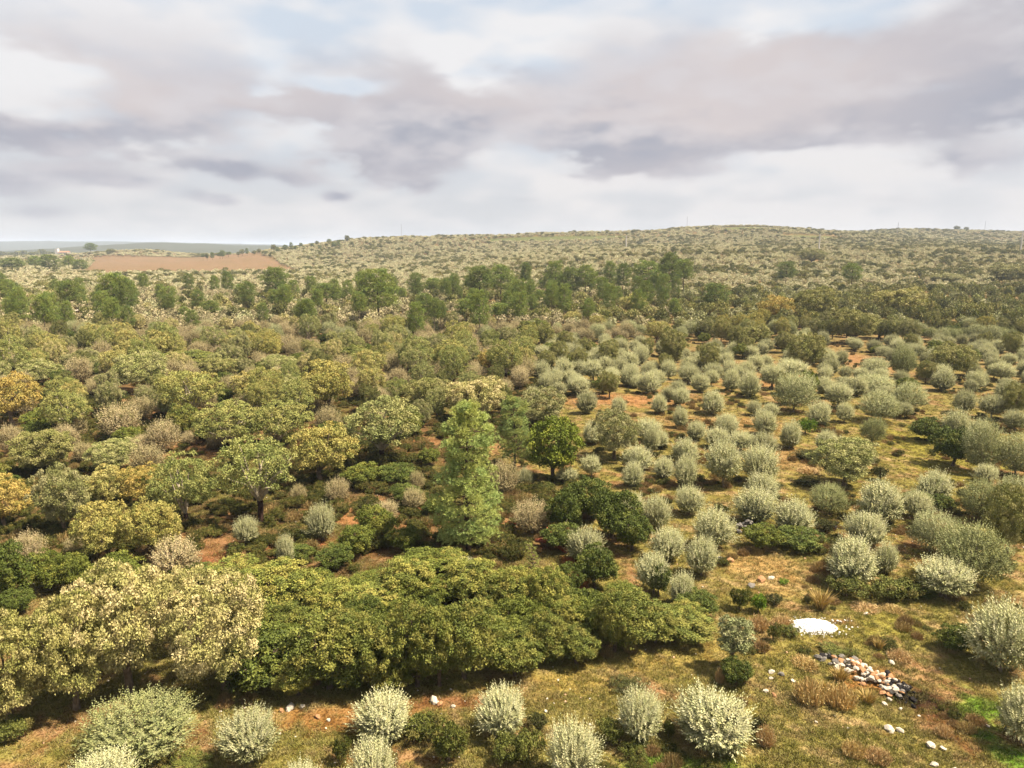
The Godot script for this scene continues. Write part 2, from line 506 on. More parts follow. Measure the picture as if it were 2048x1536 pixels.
func tag(o: Node, label: String, category := "", group := "", kind := ""):
	if label: o.set_meta("label", label)
	if category: o.set_meta("category", category)
	if group: o.set_meta("group", group)
	if kind: o.set_meta("kind", kind)

func put(o: Node3D, called: String, parent: Node = self):
	o.name = numbered(called) if parent == self else called
	parent.add_child(o, true)
	return o

func shape(m: Mesh, mat: Material, called: String, parent: Node = self) -> MeshInstance3D:
	var o := MeshInstance3D.new()
	o.mesh = m
	if mat: o.material_override = mat
	put(o, called, parent)
	return o

func lin(r: float, g: float, b: float) -> Color:
	return Color(r, g, b).linear_to_srgb()

func leafy(key: String, r: float, g: float, b: float, rough := 0.7, through := 0.12) -> StandardMaterial3D:
	if not mats.has(key):
		var m := StandardMaterial3D.new()
		m.resource_name = key
		m.albedo_color = lin(r, g, b)
		m.vertex_color_use_as_albedo = true
		m.roughness = rough
		m.metallic_specular = 0.3
		m.cull_mode = BaseMaterial3D.CULL_DISABLED
		if through > 0.0:
			m.backlight_enabled = true
			m.backlight = Color(through, through, through * 0.55).linear_to_srgb()
		mats[key] = m
	return mats[key]

func noise_texture(sd: int, freq: float, lo: Color, mid: Color, hi: Color, size := 512, oct := 5) -> NoiseTexture2D:
	var t := NoiseTexture2D.new()
	var n := FastNoiseLite.new()
	n.seed = sd
	n.frequency = freq
	n.fractal_octaves = oct
	n.noise_type = FastNoiseLite.TYPE_SIMPLEX_SMOOTH
	t.noise = n
	t.width = size
	t.height = size
	t.seamless = true
	var g := Gradient.new()
	g.offsets = PackedFloat32Array([0.15, 0.5, 0.85])
	g.colors = PackedColorArray([lo, mid, hi])
	t.color_ramp = g
	return t

func rough_mat(key: String, r: float, g: float, b: float, scale: float, spread := 0.35, bump := 2.0) -> StandardMaterial3D:
	if not mats.has(key):
		var m := StandardMaterial3D.new()
		m.resource_name = key
		var lo := 1.0 - spread
		m.albedo_color = lin(r, g, b)
		m.albedo_texture = noise_texture(hash(key) % 1000, 0.02, Color(lo, lo * 0.97, lo * 0.94), Color(0.86, 0.86, 0.86), Color.WHITE, 256)
		m.uv1_triplanar = true
		m.uv1_scale = Vector3.ONE * scale
		m.roughness = 0.92
		m.metallic_specular = 0.25
		m.heightmap_enabled = true
		m.heightmap_texture = m.albedo_texture
		m.heightmap_scale = bump
		mats[key] = m
	return mats[key]

class Leaves:
	var v := PackedVector3Array()
	var c := PackedColorArray()
	func tri(a: Vector3, b: Vector3, d: Vector3, col: Color):
		v.append(a); v.append(b); v.append(d)
		c.append(col); c.append(col); c.append(col)
	func leaf(p: Vector3, along: Vector3, side: Vector3, l: float, w: float, col: Color):
		var t := p + along * l
		var m := p + along * l * 0.45
		tri(p, m + side * w * 0.5, t, col)
		tri(p, t, m - side * w * 0.5, col)
	func blade(p: Vector3, along: Vector3, side: Vector3, l: float, w: float, col: Color):
		tri(p - side * w * 0.5, p + along * l, p + side * w * 0.5, col)
	func mesh() -> ArrayMesh:
		var a := []
		a.resize(Mesh.ARRAY_MAX)
		a[Mesh.ARRAY_VERTEX] = v
		a[Mesh.ARRAY_COLOR] = c
		var m := ArrayMesh.new()
		m.add_surface_from_arrays(Mesh.PRIMITIVE_TRIANGLES, a)
		return m
	func box() -> AABB:
		var b := AABB(v[0], Vector3.ZERO)
		for p in v:
			b = b.expand(p)
		return b
	func fit(s: Vector3, off: Vector3):
		for i in v.size():
			v[i] = (v[i] + off) * s

func unit(r: RandomNumberGenerator) -> Vector3:
	var z := r.randf_range(-1, 1)
	var t := r.randf() * TAU
	var q := sqrt(1.0 - z * z)
	return Vector3(q * cos(t), z, q * sin(t))

func limb(L: Leaves, pts: Array, rad: Array, col: Color, sides := 6):
	var rings := []
	for i in pts.size():
		var t: Vector3 = (pts[mini(i + 1, pts.size() - 1)] - pts[maxi(i - 1, 0)]).normalized()
		var u := t.cross(Vector3(0.3, 0.2, 1.0)).normalized()
		var w := t.cross(u)
		var ring := []
		for k in sides:
			var ang := TAU * k / sides
			ring.append(pts[i] + (u * cos(ang) + w * sin(ang)) * rad[i])
		rings.append(ring)
	for i in pts.size() - 1:
		for k in sides:
			var j := (k + 1) % sides
			L.tri(rings[i][k], rings[i + 1][k], rings[i + 1][j], col)
			L.tri(rings[i][k], rings[i + 1][j], rings[i][j], col)
	for k in sides - 2:
		L.tri(rings[-1][0], rings[-1][k + 1], rings[-1][k + 2], col)

func wavy(r: RandomNumberGenerator, a: Vector3, b: Vector3, n: int, amp: float) -> Array:
	var pts := []
	for i in n + 1:
		var t := float(i) / n
		var p := a.lerp(b, t)
		if i > 0 and i < n:
			p += unit(r) * amp
		pts.append(p)
	return pts

func taper(a: float, b: float, n: int) -> Array:
	var q := []
	for i in n + 1:
		q.append(lerpf(a, b, float(i) / n))
	return q

func pick(r: RandomNumberGenerator, cols: Array) -> Color:
	return cols[r.randi() % cols.size()]

func vary(r: RandomNumberGenerator, c: Color, amount: float) -> Color:
	var k := 1.0 - r.randf() * amount
	return Color(c.r * k * (1.0 - r.randf() * 0.06), c.g * k, c.b * k * (1.0 - r.randf() * 0.15))

# ---------------------------------------------------------------- plant prototypes; each is one metre wide and tall and scaled when planted

# a crown of leaf clumps on a lobed ellipsoid
func clumps(r: RandomNumberGenerator, L: Leaves, W: float, H: float, base: float, count: int, rad: float, leaves: int, ll: float, lw: float, cols: Array, lean := 0.3, low := 0.5, lobes := 6, spread := 0.55) -> Array:
	var mid := (H + base) * 0.5
	var half := (H - base) * 0.5
	var bumps := []
	for i in lobes:
		var d := unit(r)
		d.y = absf(d.y) * 0.8 - 0.15
		bumps.append(d.normalized())
	var centres := []
	for i in count:
		var y := 1.0 - 2.0 * (i + 0.5) / count
		var q := sqrt(maxf(0.0, 1.0 - y * y))
		var an := i * 2.39996 + r.randf_range(-0.3, 0.3)
		var dir := Vector3(q * cos(an), y, q * sin(an))
		if dir.y < -0.35 and r.randf() > low:
			continue
		var m := 0.0
		for b in bumps:
			m = maxf(m, smoothstep(spread, 1.0, dir.dot(b)))
		var f := 0.54 + 0.46 * m
		f *= r.randf_range(0.76, 1.06) if r.randf() < 0.78 else r.randf_range(0.45, 0.8)
		var c := Vector3(dir.x * (W * 0.5 - rad * 0.5) * f, mid + dir.y * (half - rad * 0.5) * f, dir.z * (W * 0.5 - rad * 0.5) * f)
		if low > 0.9 and dir.y < 0.0:   # shrubs stand on their skirts
			c.x = c.x / maxf(q, 0.55) * 0.85
			c.z = c.z / maxf(q, 0.55) * 0.85
		centres.append(c)
		var col := pick(r, cols)
		var cr := rad * r.randf_range(0.7, 1.25)
		var out := (c - Vector3(0, mid - half * 0.3, 0)).normalized()
		for k in leaves:
			var d := (unit(r) + out * 0.5 + Vector3.UP * 0.45).normalized()
			if d.y < 0.0: d.y *= 0.7
			var p := c + d * cr * sqrt(r.randf_range(0.18, 1.0)) * Vector3(1, 0.85, 1)
			var along := (unit(r) + Vector3.UP * lean + d * 0.5).normalized()
			var side := along.cross(d + unit(r) * 0.7).normalized()
			var s := r.randf_range(0.65, 1.25)
			L.blade(p, along, side, ll * s, lw * s * 1.15, vary(r, col, 0.42))
	return centres

func stems(r: RandomNumberGenerator, T: Leaves, from: Vector3, fork: Vector3, tips: Array, r0: float, r1: float, col: Color, twig := 0.012):
	if from != fork:
		limb(T, wavy(r, from, fork, 3, r0 * 0.35), [r0 * 1.35, r0, r0 * 0.9, r0 * 0.85], col, 8)
	for t in tips:
		var e: Vector3 = t
		var m := fork.lerp(e, 0.5) + unit(r) * fork.distance_to(e) * 0.08 + Vector3.UP * fork.distance_to(e) * 0.06
		limb(T, [fork, fork.lerp(m, 0.5) + unit(r) * r0 * 0.3, m, m.lerp(e, 0.5) + unit(r) * 0.06, e], [r1, r1 * 0.85, r1 * 0.6, r1 * 0.4, twig], col, 5)

func keep(key: String, L: Leaves, T: Leaves, extra: Leaves = null):
	# scale the prototype to a unit box standing on the ground
	var b := L.box()
	var w := maxf(b.size.x, b.size.z) * 0.94
	var h := b.end.y
	var cx := b.get_center()
	var off := Vector3(-cx.x, 0, -cx.z)
	var s := Vector3(1.0 / w, 1.0 / h, 1.0 / w)
	L.fit(s, off)
	var d := {"crown": L.mesh()}
	if T:
		T.fit(s, off)
		d.trunk = T.mesh()
	if extra:
		extra.fit(s, off)
		d.extra = extra.mesh()
	meshes[key] = d

func rnd(sd: int) -> RandomNumberGenerator:
	var r := RandomNumberGenerator.new()
	r.seed = sd
	return r

func make_oak(key: String, sd: int, W: float, H: float, base: float, count: int, leaves: int, rad: float, ll: float, cols: Array, low: float, bark: Color, limbs := 7, lobes := 7, footed := false):
	var r := rnd(sd)
	var L := Leaves.new()
	var cs := clumps(r, L, W, H, base, count, rad, leaves, ll, ll * 0.62, cols, 0.25, low, lobes)
	var T := Leaves.new()
	var fork := Vector3(r.randf_range(-0.2, 0.2), maxf(base * 1.15, H * 0.2), r.randf_range(-0.2, 0.2))
	var tips := []
	for i in limbs:
		tips.append(cs[r.randi() % cs.size()])
	var extra: Leaves = null
	if footed:
		# the harvested foot of a cork oak is bare and dark, its limbs keep their pale bark
		extra = Leaves.new()
		limb(extra, wavy(r, Vector3(fork.x * 0.4, -0.15, fork.z * 0.4), fork, 4, 0.05), [0.3, 0.24, 0.21, 0.21, 0.23], Color(1, 1, 1), 9)
		stems(r, T, fork, fork, tips, 0.2, 0.15, bark, 0.025)
	else:
		stems(r, T, Vector3(fork.x * 0.4, -0.1, fork.z * 0.4), fork, tips, W * 0.035, W * 0.02, bark)
	keep(key, L, T, extra)

func make_olive(key: String, sd: int, W: float, H: float, shoots: int, per: int, cols: Array, inner: Array, length: float, stemmed := 0.16, fat := 1.0):
	var r := rnd(sd)
	var L := Leaves.new()
	var T := Leaves.new()
	var base := H * stemmed
	var mid := base + (H - base) * 0.42
	var lob := []
	for i in 5:
		var u := unit(r)
		u.y = absf(u.y)
		lob.append(u.normalized())
	for i in shoots:
		var y := 1.0 - (1.45 if i % 7 else 1.95) * (i + r.randf()) / shoots
		var q := sqrt(maxf(0.0, 1.0 - y * y))
		var an := i * 2.39996 + r.randf_range(-0.4, 0.4)
		var dir := Vector3(q * cos(an), y, q * sin(an))
		var m := 0.0
		for b in lob:
			m = maxf(m, smoothstep(0.5, 1.0, dir.dot(b)))
		var f := r.randf_range(0.58, 0.86) * (0.68 + 0.4 * m)
		if dir.y < 0.0: f *= 1.0 + 0.25 * q * -dir.y
		if r.randf() < 0.2:
			f *= r.randf_range(0.5, 0.9)
		var p := Vector3(dir.x * W * 0.5 * f, mid + dir.y * ((H - mid) if dir.y > 0 else (mid - base)) * f, dir.z * W * 0.5 * f)
		var al := (dir * 0.75 + Vector3.UP * (0.85 if y > -0.2 else 0.25) + unit(r) * 0.22).normalized()
		var len := length * r.randf_range(0.5, 1.5)
		var u := al.cross(Vector3(0.21, 0.1, 0.97)).normalized()
		var w := al.cross(u)
		var col := vary(r, pick(r, cols), 0.25)
		for k in per:
			var t := (k + 0.3) / per
			var a2 := k * 2.4 + r.randf()
			var o := u * cos(a2) + w * sin(a2)
			var bend := Vector3.UP * t * t * len * 0.15
			var along := (al * 0.75 + o * (0.85 - 0.5 * t)).normalized()
			var ls := length * 0.26 * (1.15 - 0.55 * t) * fat
			L.leaf(p + al * len * t + bend, along, along.cross(o).normalized(), ls, ls * 0.36, vary(r, col, 0.3))
	# greener leaves inside the crown and over its lower half
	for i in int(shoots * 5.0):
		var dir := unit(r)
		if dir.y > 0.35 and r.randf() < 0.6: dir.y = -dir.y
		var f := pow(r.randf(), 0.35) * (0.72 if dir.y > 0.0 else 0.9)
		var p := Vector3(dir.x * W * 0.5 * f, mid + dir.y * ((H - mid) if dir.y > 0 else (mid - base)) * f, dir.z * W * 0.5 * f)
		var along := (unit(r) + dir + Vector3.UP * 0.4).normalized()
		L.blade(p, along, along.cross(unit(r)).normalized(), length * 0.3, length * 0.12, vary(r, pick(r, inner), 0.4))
	var fork := Vector3(0, base * 1.4, 0)
	var tips := []
	for i in 6:
		tips.append(Vector3(r.randf_range(-0.3, 0.3) * W, r.randf_range(0.5, 0.8) * H, r.randf_range(-0.3, 0.3) * W))
	var bark := Color(1, 1, 1)
	stems(r, T, Vector3(-0.06, -0.1, 0), fork, tips, 0.075, 0.045, bark)
	if sd % 2 == 0:
		limb(T, wavy(r, Vector3(0.12, -0.1, 0.05), fork + Vector3(0.1, 0.2, 0.05), 3, 0.03), [0.07, 0.055, 0.05, 0.04], bark, 7)
	keep(key, L, T)

func tuft(r: RandomNumberGenerator, L: Leaves, p: Vector3, ax: Vector3, n: int, l: float, w: float, col: Color):
	for k in n:
		var d := (ax * 0.9 + unit(r) * 0.85).normalized()
		var s := d.cross(unit(r)).normalized() * w * 0.5
		var c2 := vary(r, col, 0.35)
		L.tri(p - s, p + d * l * r.randf_range(0.7, 1.1), p + s, c2)

func make_pine(key: String, sd: int, W: float, H: float, whorls: int, puffs: int, tufts: int, needles: int, nl: float, cols: Array, start: float, form := 0, fine := 0.15, puff := 0.5):
	var r := rnd(sd)
	var L := Leaves.new()
	var T := Leaves.new()
	var bend := Vector3(r.randf_range(-0.25, 0.25), 0, r.randf_range(-0.2, 0.2))
	var trunk := []
	var tr := []
	for i in 9:
		var t := i / 8.0
		trunk.append(Vector3(0, -0.2 + (H - 0.3) * t, 0) + bend * sin(t * PI * 1.3))
		tr.append(lerpf(H * 0.017, 0.025, t))
	limb(T, trunk, tr, Color(1, 1, 1), 8)
	for wl in whorls:
		var t := (wl + 0.5) / whorls
		var y := lerpf(H * start, H * 0.985, pow(t, 0.92))
		var c := Vector3(0, y, 0) + bend * sin(y / H * PI * 1.3)
		var reach := W * 0.5
		if form == 0:   # columnar young pine: wide skirt, slight waist, rounded head
			reach *= 0.93 - 0.28 * exp(-pow((t - 0.58) / 0.12, 2.0)) - 0.80 * pow(t, 5.0)
		else:           # crown held high, dome topped
			reach *= sqrt(maxf(0.05, 1.0 - pow((t - 0.3) / 0.74, 2.0)))
		reach *= r.randf_range(0.85, 1.12)
		var arms := maxi(3, int(round(lerpf(7.0, 4.0, t))))
		var ph := r.randf() * TAU
		for a in arms:
			var an := ph + TAU * a / arms + r.randf_range(-0.3, 0.3)
			var o := Vector3(cos(an), 0, sin(an))
			var ln := reach * r.randf_range(0.72, 1.08)
			var rise := ln * r.randf_range(0.1, 0.45)
			limb(T, [c, c + o * ln * 0.5 + Vector3.UP * rise * 0.2, c + o * ln * 0.95 + Vector3.UP * rise], [0.05, 0.03, 0.01], Color(1, 1, 1), 4)
			var col := pick(r, cols)
			for k in puffs:
				var s := 0.38 + 0.62 * (k + 0.4 + r.randf() * 0.6) / puffs
				var pc := c + o * ln * s + Vector3.UP * rise * s * s + o.cross(Vector3.UP) * r.randf_range(-0.42, 0.42) * ln * (1.15 - s * 0.5) + Vector3.UP * r.randf_range(-0.12, 0.15)
				var up := (Vector3.UP * 0.9 + o * 0.55 + unit(r) * 0.3).normalized()
				for q in tufts:
					var off := unit(r)
					tuft(r, L, pc + off * puff * sqrt(r.randf()) * Vector3(1, 0.8, 1), (up + off * 0.9).normalized(), needles, nl, nl * fine, vary(r, col, 0.2))
	tuft(r, L, trunk[-1], Vector3.UP, needles * 4, nl * 1.2, nl * 0.16, cols[0])
	keep(key, L, T)

func build_prototypes():
	var W1 := Color(1, 1, 1)
	# near olives: pale plumes mostly on the upper crown, green leaves inside and below
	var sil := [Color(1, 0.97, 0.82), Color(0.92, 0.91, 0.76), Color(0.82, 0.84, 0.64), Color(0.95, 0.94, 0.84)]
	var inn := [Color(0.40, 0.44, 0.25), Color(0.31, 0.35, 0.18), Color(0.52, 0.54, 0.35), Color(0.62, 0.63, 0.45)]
	for i in 5:
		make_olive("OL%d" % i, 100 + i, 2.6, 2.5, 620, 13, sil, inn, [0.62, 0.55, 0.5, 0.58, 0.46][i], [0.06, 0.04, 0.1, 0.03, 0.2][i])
	for i in 3:
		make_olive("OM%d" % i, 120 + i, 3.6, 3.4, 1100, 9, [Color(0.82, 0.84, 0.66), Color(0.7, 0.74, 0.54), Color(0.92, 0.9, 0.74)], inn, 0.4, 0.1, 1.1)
	for i in 3:
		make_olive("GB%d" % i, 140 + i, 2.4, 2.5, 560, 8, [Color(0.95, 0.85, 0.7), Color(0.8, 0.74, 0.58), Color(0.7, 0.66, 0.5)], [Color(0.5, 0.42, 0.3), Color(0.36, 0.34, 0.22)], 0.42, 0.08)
	# oaks
	var pale := [Color(1, 0.94, 0.68), Color(0.92, 0.88, 0.6), Color(0.74, 0.74, 0.45), Color(1, 0.93, 0.74), Color(0.62, 0.64, 0.36)]
	for i in 3:
		make_oak("HO%d" % i, 200 + i, 6.0, 5.2, 0.0, 260, 135, 0.41, 0.115, pale, 1.0, W1, 7, 10)
	for i in 3:
		make_oak("CO%d" % i, 220 + i, 7.0, 7.2, 0.9, 210, 95, 0.5, 0.15, [Color(0.92, 0.92, 0.56), Color(0.76, 0.8, 0.46), Color(1, 0.95, 0.6), Color(0.62, 0.68, 0.38)], 0.6, W1, 11, 10, true)
	for i in 2:
		make_oak("CX%d" % i, 231 + i, 7.0, 7.2, 1.5, 165, 85, 0.46, 0.14, [Color(0.92, 0.92, 0.56), Color(0.76, 0.8, 0.46), Color(1, 0.95, 0.6), Color(0.62, 0.68, 0.38)], 0.4, W1, 14, 8, true)
	for i in 3:
		make_oak("YO%d" % i, 240 + i, 5.8, 5.4, 0.4, 190, 95, 0.44, 0.14, [Color(1, 0.87, 0.5), Color(0.96, 0.9, 0.54), Color(0.8, 0.78, 0.44), Color(1, 0.92, 0.6), Color(0.68, 0.7, 0.38)], 0.7, W1, 7, 9)
	make_oak("OG0", 260, 2.2, 3.6, 0.7, 90, 90, 0.28, 0.11, [Color(0.95, 0.95, 0.8), Color(0.7, 0.76, 0.56)], 0.9, W1, 5, 6)
	# shrubs and hedge
	for i in 4:
		make_oak("DS%d" % i, 300 + i, 3.0, 2.7, 0.0, 130, 95, 0.30, 0.10, [Color(0.72, 0.85, 0.44), Color(0.54, 0.68, 0.32), Color(0.9, 0.95, 0.5), Color(0.44, 0.55, 0.26)], 1.0, W1, 8, 9)
	for i in 4:
		make_oak("MS%d" % i, 320 + i, 3.6, 3.8, 0.0, 190, 95, 0.33, 0.105, [Color(1, 0.97, 0.55), Color(0.8, 0.85, 0.45), Color(0.62, 0.7, 0.36), Color(0.95, 0.87, 0.52), Color(0.5, 0.58, 0.3)], 1.0, W1, 12, 11)
	for i in 3:
		make_oak("LS%d" % i, 340 + i, 1.8, 1.1, 0.0, 60, 80, 0.2, 0.07, [Color(0.8, 0.85, 0.45), Color(0.58, 0.64, 0.32), Color(0.95, 0.82, 0.55), Color(0.44, 0.5, 0.24)], 1.0, W1, 6, 7)
	for i in 2:
		make_brush("HE%d" % i, 360 + i, 420, [Color(1, 0.78, 0.55), Color(0.8, 0.64, 0.42), Color(0.62, 0.5, 0.3), Color(1, 0.9, 0.66)])
	# pines
	var pg := [Color(0.97, 1, 0.62), Color(1, 0.99, 0.62), Color(0.88, 0.97, 0.66), Color(1, 0.96, 0.56)]
	make_pine("PI0", 400, 4.6, 10.0, 17, 5, 16, 14, 0.2, pg, 0.05, 0, 0.12, 0.33)
	make_pine("PI1", 401, 4.4, 8.0, 12, 5, 14, 14, 0.2, pg, 0.16, 0, 0.12, 0.33)
	make_pine("PB0", 403, 1.6, 2.2, 7, 2, 8, 11, 0.1, pg, 0.05, 0, 0.12, 0.13)
	for i in 4:
		make_pine("PF%d" % i, 410 + i, 6.0, 10.0, 8, 4, 12, 12, 0.36, pg, [0.38, 0.25, 0.46, 0.3][i], 1, 0.15, 0.62)
	# the same kinds with fewer, larger leaf sprays for the far groves
	for i in 3:
		var r := rnd(500 + i)
		var L := Leaves.new()
		clumps(r, L, 3.0, 2.9, 0.0, 36, 0.48, 20, 0.32, 0.19, sil.slice(0, 3) + [Color(0.5, 0.52, 0.34)], 0.6, 1.0, 5)
		var T := Leaves.new()
		limb(T, [Vector3(0, -0.3, 0), Vector3(0.05, 0.6, 0), Vector3(0, 1.5, 0)], [0.12, 0.09, 0.03], W1, 5)
		keep("FO%d" % i, L, T)
	for i in 3:
		var r := rnd(520 + i)
		var L := Leaves.new()
		clumps(r, L, 5.0, 4.6, 0.5, 60, 0.62, 22, 0.4, 0.26, pale.slice(1, 5) + [Color(0.5, 0.55, 0.25)], 0.3, 0.6, 7)
		var T := Leaves.new()
		limb(T, [Vector3(0, -0.3, 0), Vector3(0.1, 1.0, 0), Vector3(0, 2.6, 0.1)], [0.2, 0.15, 0.05], W1, 6)
		keep("FH%d" % i, L, T)

func make_brush(key: String, sd: int, n: int, cols: Array):
	var r := rnd(sd)
	var L := Leaves.new()
	for i in n:
		var a := r.randf() * TAU
		var q := sqrt(r.randf()) * 0.7
		var p := Vector3(cos(a) * q, 0, sin(a) * q)
		var d := (Vector3.UP * r.randf_range(0.6, 1.6) + Vector3(cos(a), 0, sin(a)) * q * 1.1 + unit(r) * 0.5).normalized()
		var l := r.randf_range(0.35, 0.8) * (1.15 - q * 0.7)
		var col := vary(r, pick(r, cols), 0.4)
		L.leaf(p, d, d.cross(unit(r)).normalized(), l, 0.045, col)
		for k in 3:
			var s := p + d * l * r.randf_range(0.4, 1.0)
			var e := (d + unit(r) * 0.9).normalized()
			L.leaf(s, e, e.cross(unit(r)).normalized(), 0.14, 0.035, vary(r, col, 0.3))
	keep(key, L, null)

# ---------------------------------------------------------------- ground

func bell(x: float, z: float, cx: float, cd: float, sx: float, sd: float, h: float) -> float:
	var u := (x - cx) / sx
	var v := (-z - cd) / sd
	var q := u * u + v * v
	return h * exp(-q) if q < 12.0 else 0.0

func hgt(x: float, z: float) -> float:
	var d := -z
	var h := noise_a.get_noise_2d(x * 0.5, z * 0.5) * 0.25 * smoothstep(20.0, 90.0, d)
	if d < 150.0:
		return h
	var az := x / d
	h += smoothstep(220.0, 640.0, d) * 17.0 * smoothstep(-0.25, 0.22, az)
	h += bell(x, z, -175, 1050, 190, 260, 29.0) + bell(x, z, 40, 1150, 200, 260, 8.0)
	h += bell(x, z, 125, 1400, 130, 230, 17.0) + bell(x, z, 70, 1010, 130, 75, 6.0)
	h += bell(x, z, 330, 1080, 190, 260, 29.0) + bell(x, z, 560, 1250, 190, 240, 16.0)
	h += bell(x, z, 830, 1320, 210, 240, 28.0)
	h += bell(x, z, 1200, 1700, 900, 260, 26.0)
	h += bell(x, z, -575, 1130, 105, 130, 13.0)
	h += bell(x, z, -1340, 2700, 330, 400, 34.0) + bell(x, z, -900, 3000, 300, 400, 20.0)
	h += bell(x, z, -3300, 5200, 2200, 700, 62.0)
	h += noise_a.get_noise_2d(x * 0.06 + 40.0, z * 0.06) * 5.0 * smoothstep(500.0, 1100.0, d)
	return h

# patches of other ground: x, z, radius across, radius along, colour, strength
var PATCH := [
	[16.0, -41.8, 2.4, 3.2, Color(0.36, 0.24, 0.10), 0.95], [15.2, -40.2, 1.2, 0.9, Color(0.42, 0.30, 0.15), 0.9],
	[6.7, -31.4, 3.5, 0.9, Color(0.27, 0.21, 0.065), 0.9], [2.5, -30.0, 3.5, 0.8, Color(0.27, 0.205, 0.06), 0.9], [10.5, -33.0, 3.0, 1.0, Color(0.25, 0.20, 0.06), 0.9], [-0.5, -28.9, 2.5, 0.7, Color(0.22, 0.16, 0.06), 0.8],
	[-7.5, -27.6, 3.4, 1.0, Color(0.26, 0.13, 0.05), 0.8], [-3.0, -28.5, 3.0, 0.6, Color(0.20, 0.09, 0.045), 0.8],
	[17.05, -30.2, 1.6, 1.4, Color(0.26, 0.11, 0.035), 0.8], [18.3, -28.6, 1.5, 0.9, Color(0.05, 0.024, 0.014), 1.0], [17.6, -29.05, 0.85, 0.6, Color(0.008, 0.007, 0.007), 1.0],
	[18.0, -27.0, 0.9, 1.0, Color(0.11, 0.045, 0.02), 0.9], [18.6, -25.6, 0.7, 0.8, Color(0.12, 0.05, 0.02), 0.8],
	[20.8, -28.3, 1.0, 1.2, Color(0.10, 0.20, 0.02), 0.9], [19.9, -25.3, 0.8, 1.3, Color(0.09, 0.2, 0.02), 0.9], [5.9, -24.6, 1.9, 0.7, Color(0.10, 0.22, 0.02), 0.95], [8.0, -24.3, 1.2, 0.6, Color(0.10, 0.2, 0.02), 0.8],
	[16.0, -34.0, 2.6, 1.0, Color(0.24, 0.21, 0.05), 0.7], [20.0, -35.0, 2.6, 1.4, Color(0.22, 0.20, 0.045), 0.7],
	[4.1, -42.9, 0.7, 0.8, Color(0.36, 0.11, 0.04), 1.0], [4.1, -40.0, 0.5, 1.6, Color(0.26, 0.08, 0.03), 0.9], [2.6, -45.6, 2.0, 1.0, Color(0.12, 0.05, 0.03), 0.7],
	[-9.5, -51.5, 4.5, 2.6, Color(0.30, 0.15, 0.065), 0.9], [-14.5, -46.0, 3.2, 0.8, Color(0.30, 0.115, 0.05), 0.9], [-19.0, -43.0, 3.0, 1.2, Color(0.2, 0.08, 0.04), 0.7],
	[-13.0, -71.0, 6.0, 3.0, Color(0.26, 0.13, 0.06), 0.7],
	[42.0, -70.0, 4.5, 9.0, Color(0.22, 0.20, 0.04), 0.9], [38.5, -62.0, 3.2, 5.0, Color(0.21, 0.185, 0.04), 0.85],
	[38.8, -107.0, 9.0, 5.0, Color(0.30, 0.15, 0.07), 0.7], [62.0, -126.0, 4.0, 14.0, Color(0.30, 0.16, 0.08), 0.7], [15.0, -92.0, 9.0, 4.0, Color(0.32, 0.16, 0.075), 0.8], [24.0, -80.0, 8.0, 4.0, Color(0.30, 0.17, 0.075), 0.7], [27.0, -66.0, 4.0, 4.0, Color(0.28, 0.16, 0.08), 0.6]]

var TRACK := []

func in_field(x: float, z: float) -> int:
	# 1 the ploughed field at the left, 2 the green strips on the hill slopes
	var d := -z
	if d > 500.0 and d < 1000.0:
		var left := lerpf(-300.0, -566.0, (d - 500.0) / 480.0)
		var right := lerpf(-165.0, -350.0, (d - 560.0) / 420.0)
		if x > left and x < right and d > 520.0 + (x + 300.0) * 0.25:
			return 1
	if d > 935.0 and d < 972.0 and x > -30.0 and x < 150.0:
		return 2
	if d > 955.0 and d < 1015.0 and x > 285.0 and x < 375.0:
		return 2
	if d > 825.0 and d < 875.0 and x > 320.0 and x < 385.0:
		return 2
	return 0

func ground_colour(x: float, z: float) -> Color:
	var d := -z
	var a := noise_a.get_noise_2d(x, z)
	var b := noise_b.get_noise_2d(x, z)
	var c := noise_c.get_noise_2d(x, z)
	var grass := Color(0.19, 0.17, 0.045).lerp(Color(0.26, 0.22, 0.075), clampf(0.5 + b + c * 0.5, 0, 1))
	var straw := Color(0.31, 0.225, 0.115)
	var soil := Color(0.24, 0.13, 0.065)
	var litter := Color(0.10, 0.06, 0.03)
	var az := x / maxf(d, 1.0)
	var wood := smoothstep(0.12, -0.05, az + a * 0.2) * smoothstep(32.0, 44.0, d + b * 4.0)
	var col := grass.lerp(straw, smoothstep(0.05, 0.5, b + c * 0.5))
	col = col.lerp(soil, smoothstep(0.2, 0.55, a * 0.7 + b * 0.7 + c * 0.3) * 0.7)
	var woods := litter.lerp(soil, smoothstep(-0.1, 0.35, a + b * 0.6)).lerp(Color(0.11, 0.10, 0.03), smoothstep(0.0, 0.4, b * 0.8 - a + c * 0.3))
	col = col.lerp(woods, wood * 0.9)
	var far := smoothstep(70.0, 160.0, d)
	col = col.lerp(Color(0.25, 0.155, 0.085).lerp(Color(0.17, 0.145, 0.06), clampf(0.5 + a * 1.2, 0, 1)), far * 0.75)
	if d < 145.0:
		for p in PATCH:
			var u: float = (x - p[0]) / p[2]
			var v: float = (z - p[1]) / p[3]
			var q := u * u + v * v
			if q < 3.0:
				col = col.lerp(p[4], smoothstep(1.25, 0.55, sqrt(q) + (b * 0.8 + c * 0.5)) * p[5])
	if d > 1250.0:
		col = col.lerp(Color(0.075, 0.085, 0.045), smoothstep(1250.0, 1700.0, d))
	var f := in_field(x, z) if d > 480.0 else 0
	if f == 1:
		col = Color(0.245, 0.165, 0.105).lerp(Color(0.205, 0.15, 0.085), clampf(0.5 + a, 0, 1))
	elif f == 2:
		col = Color(0.125, 0.145, 0.05)
	return col

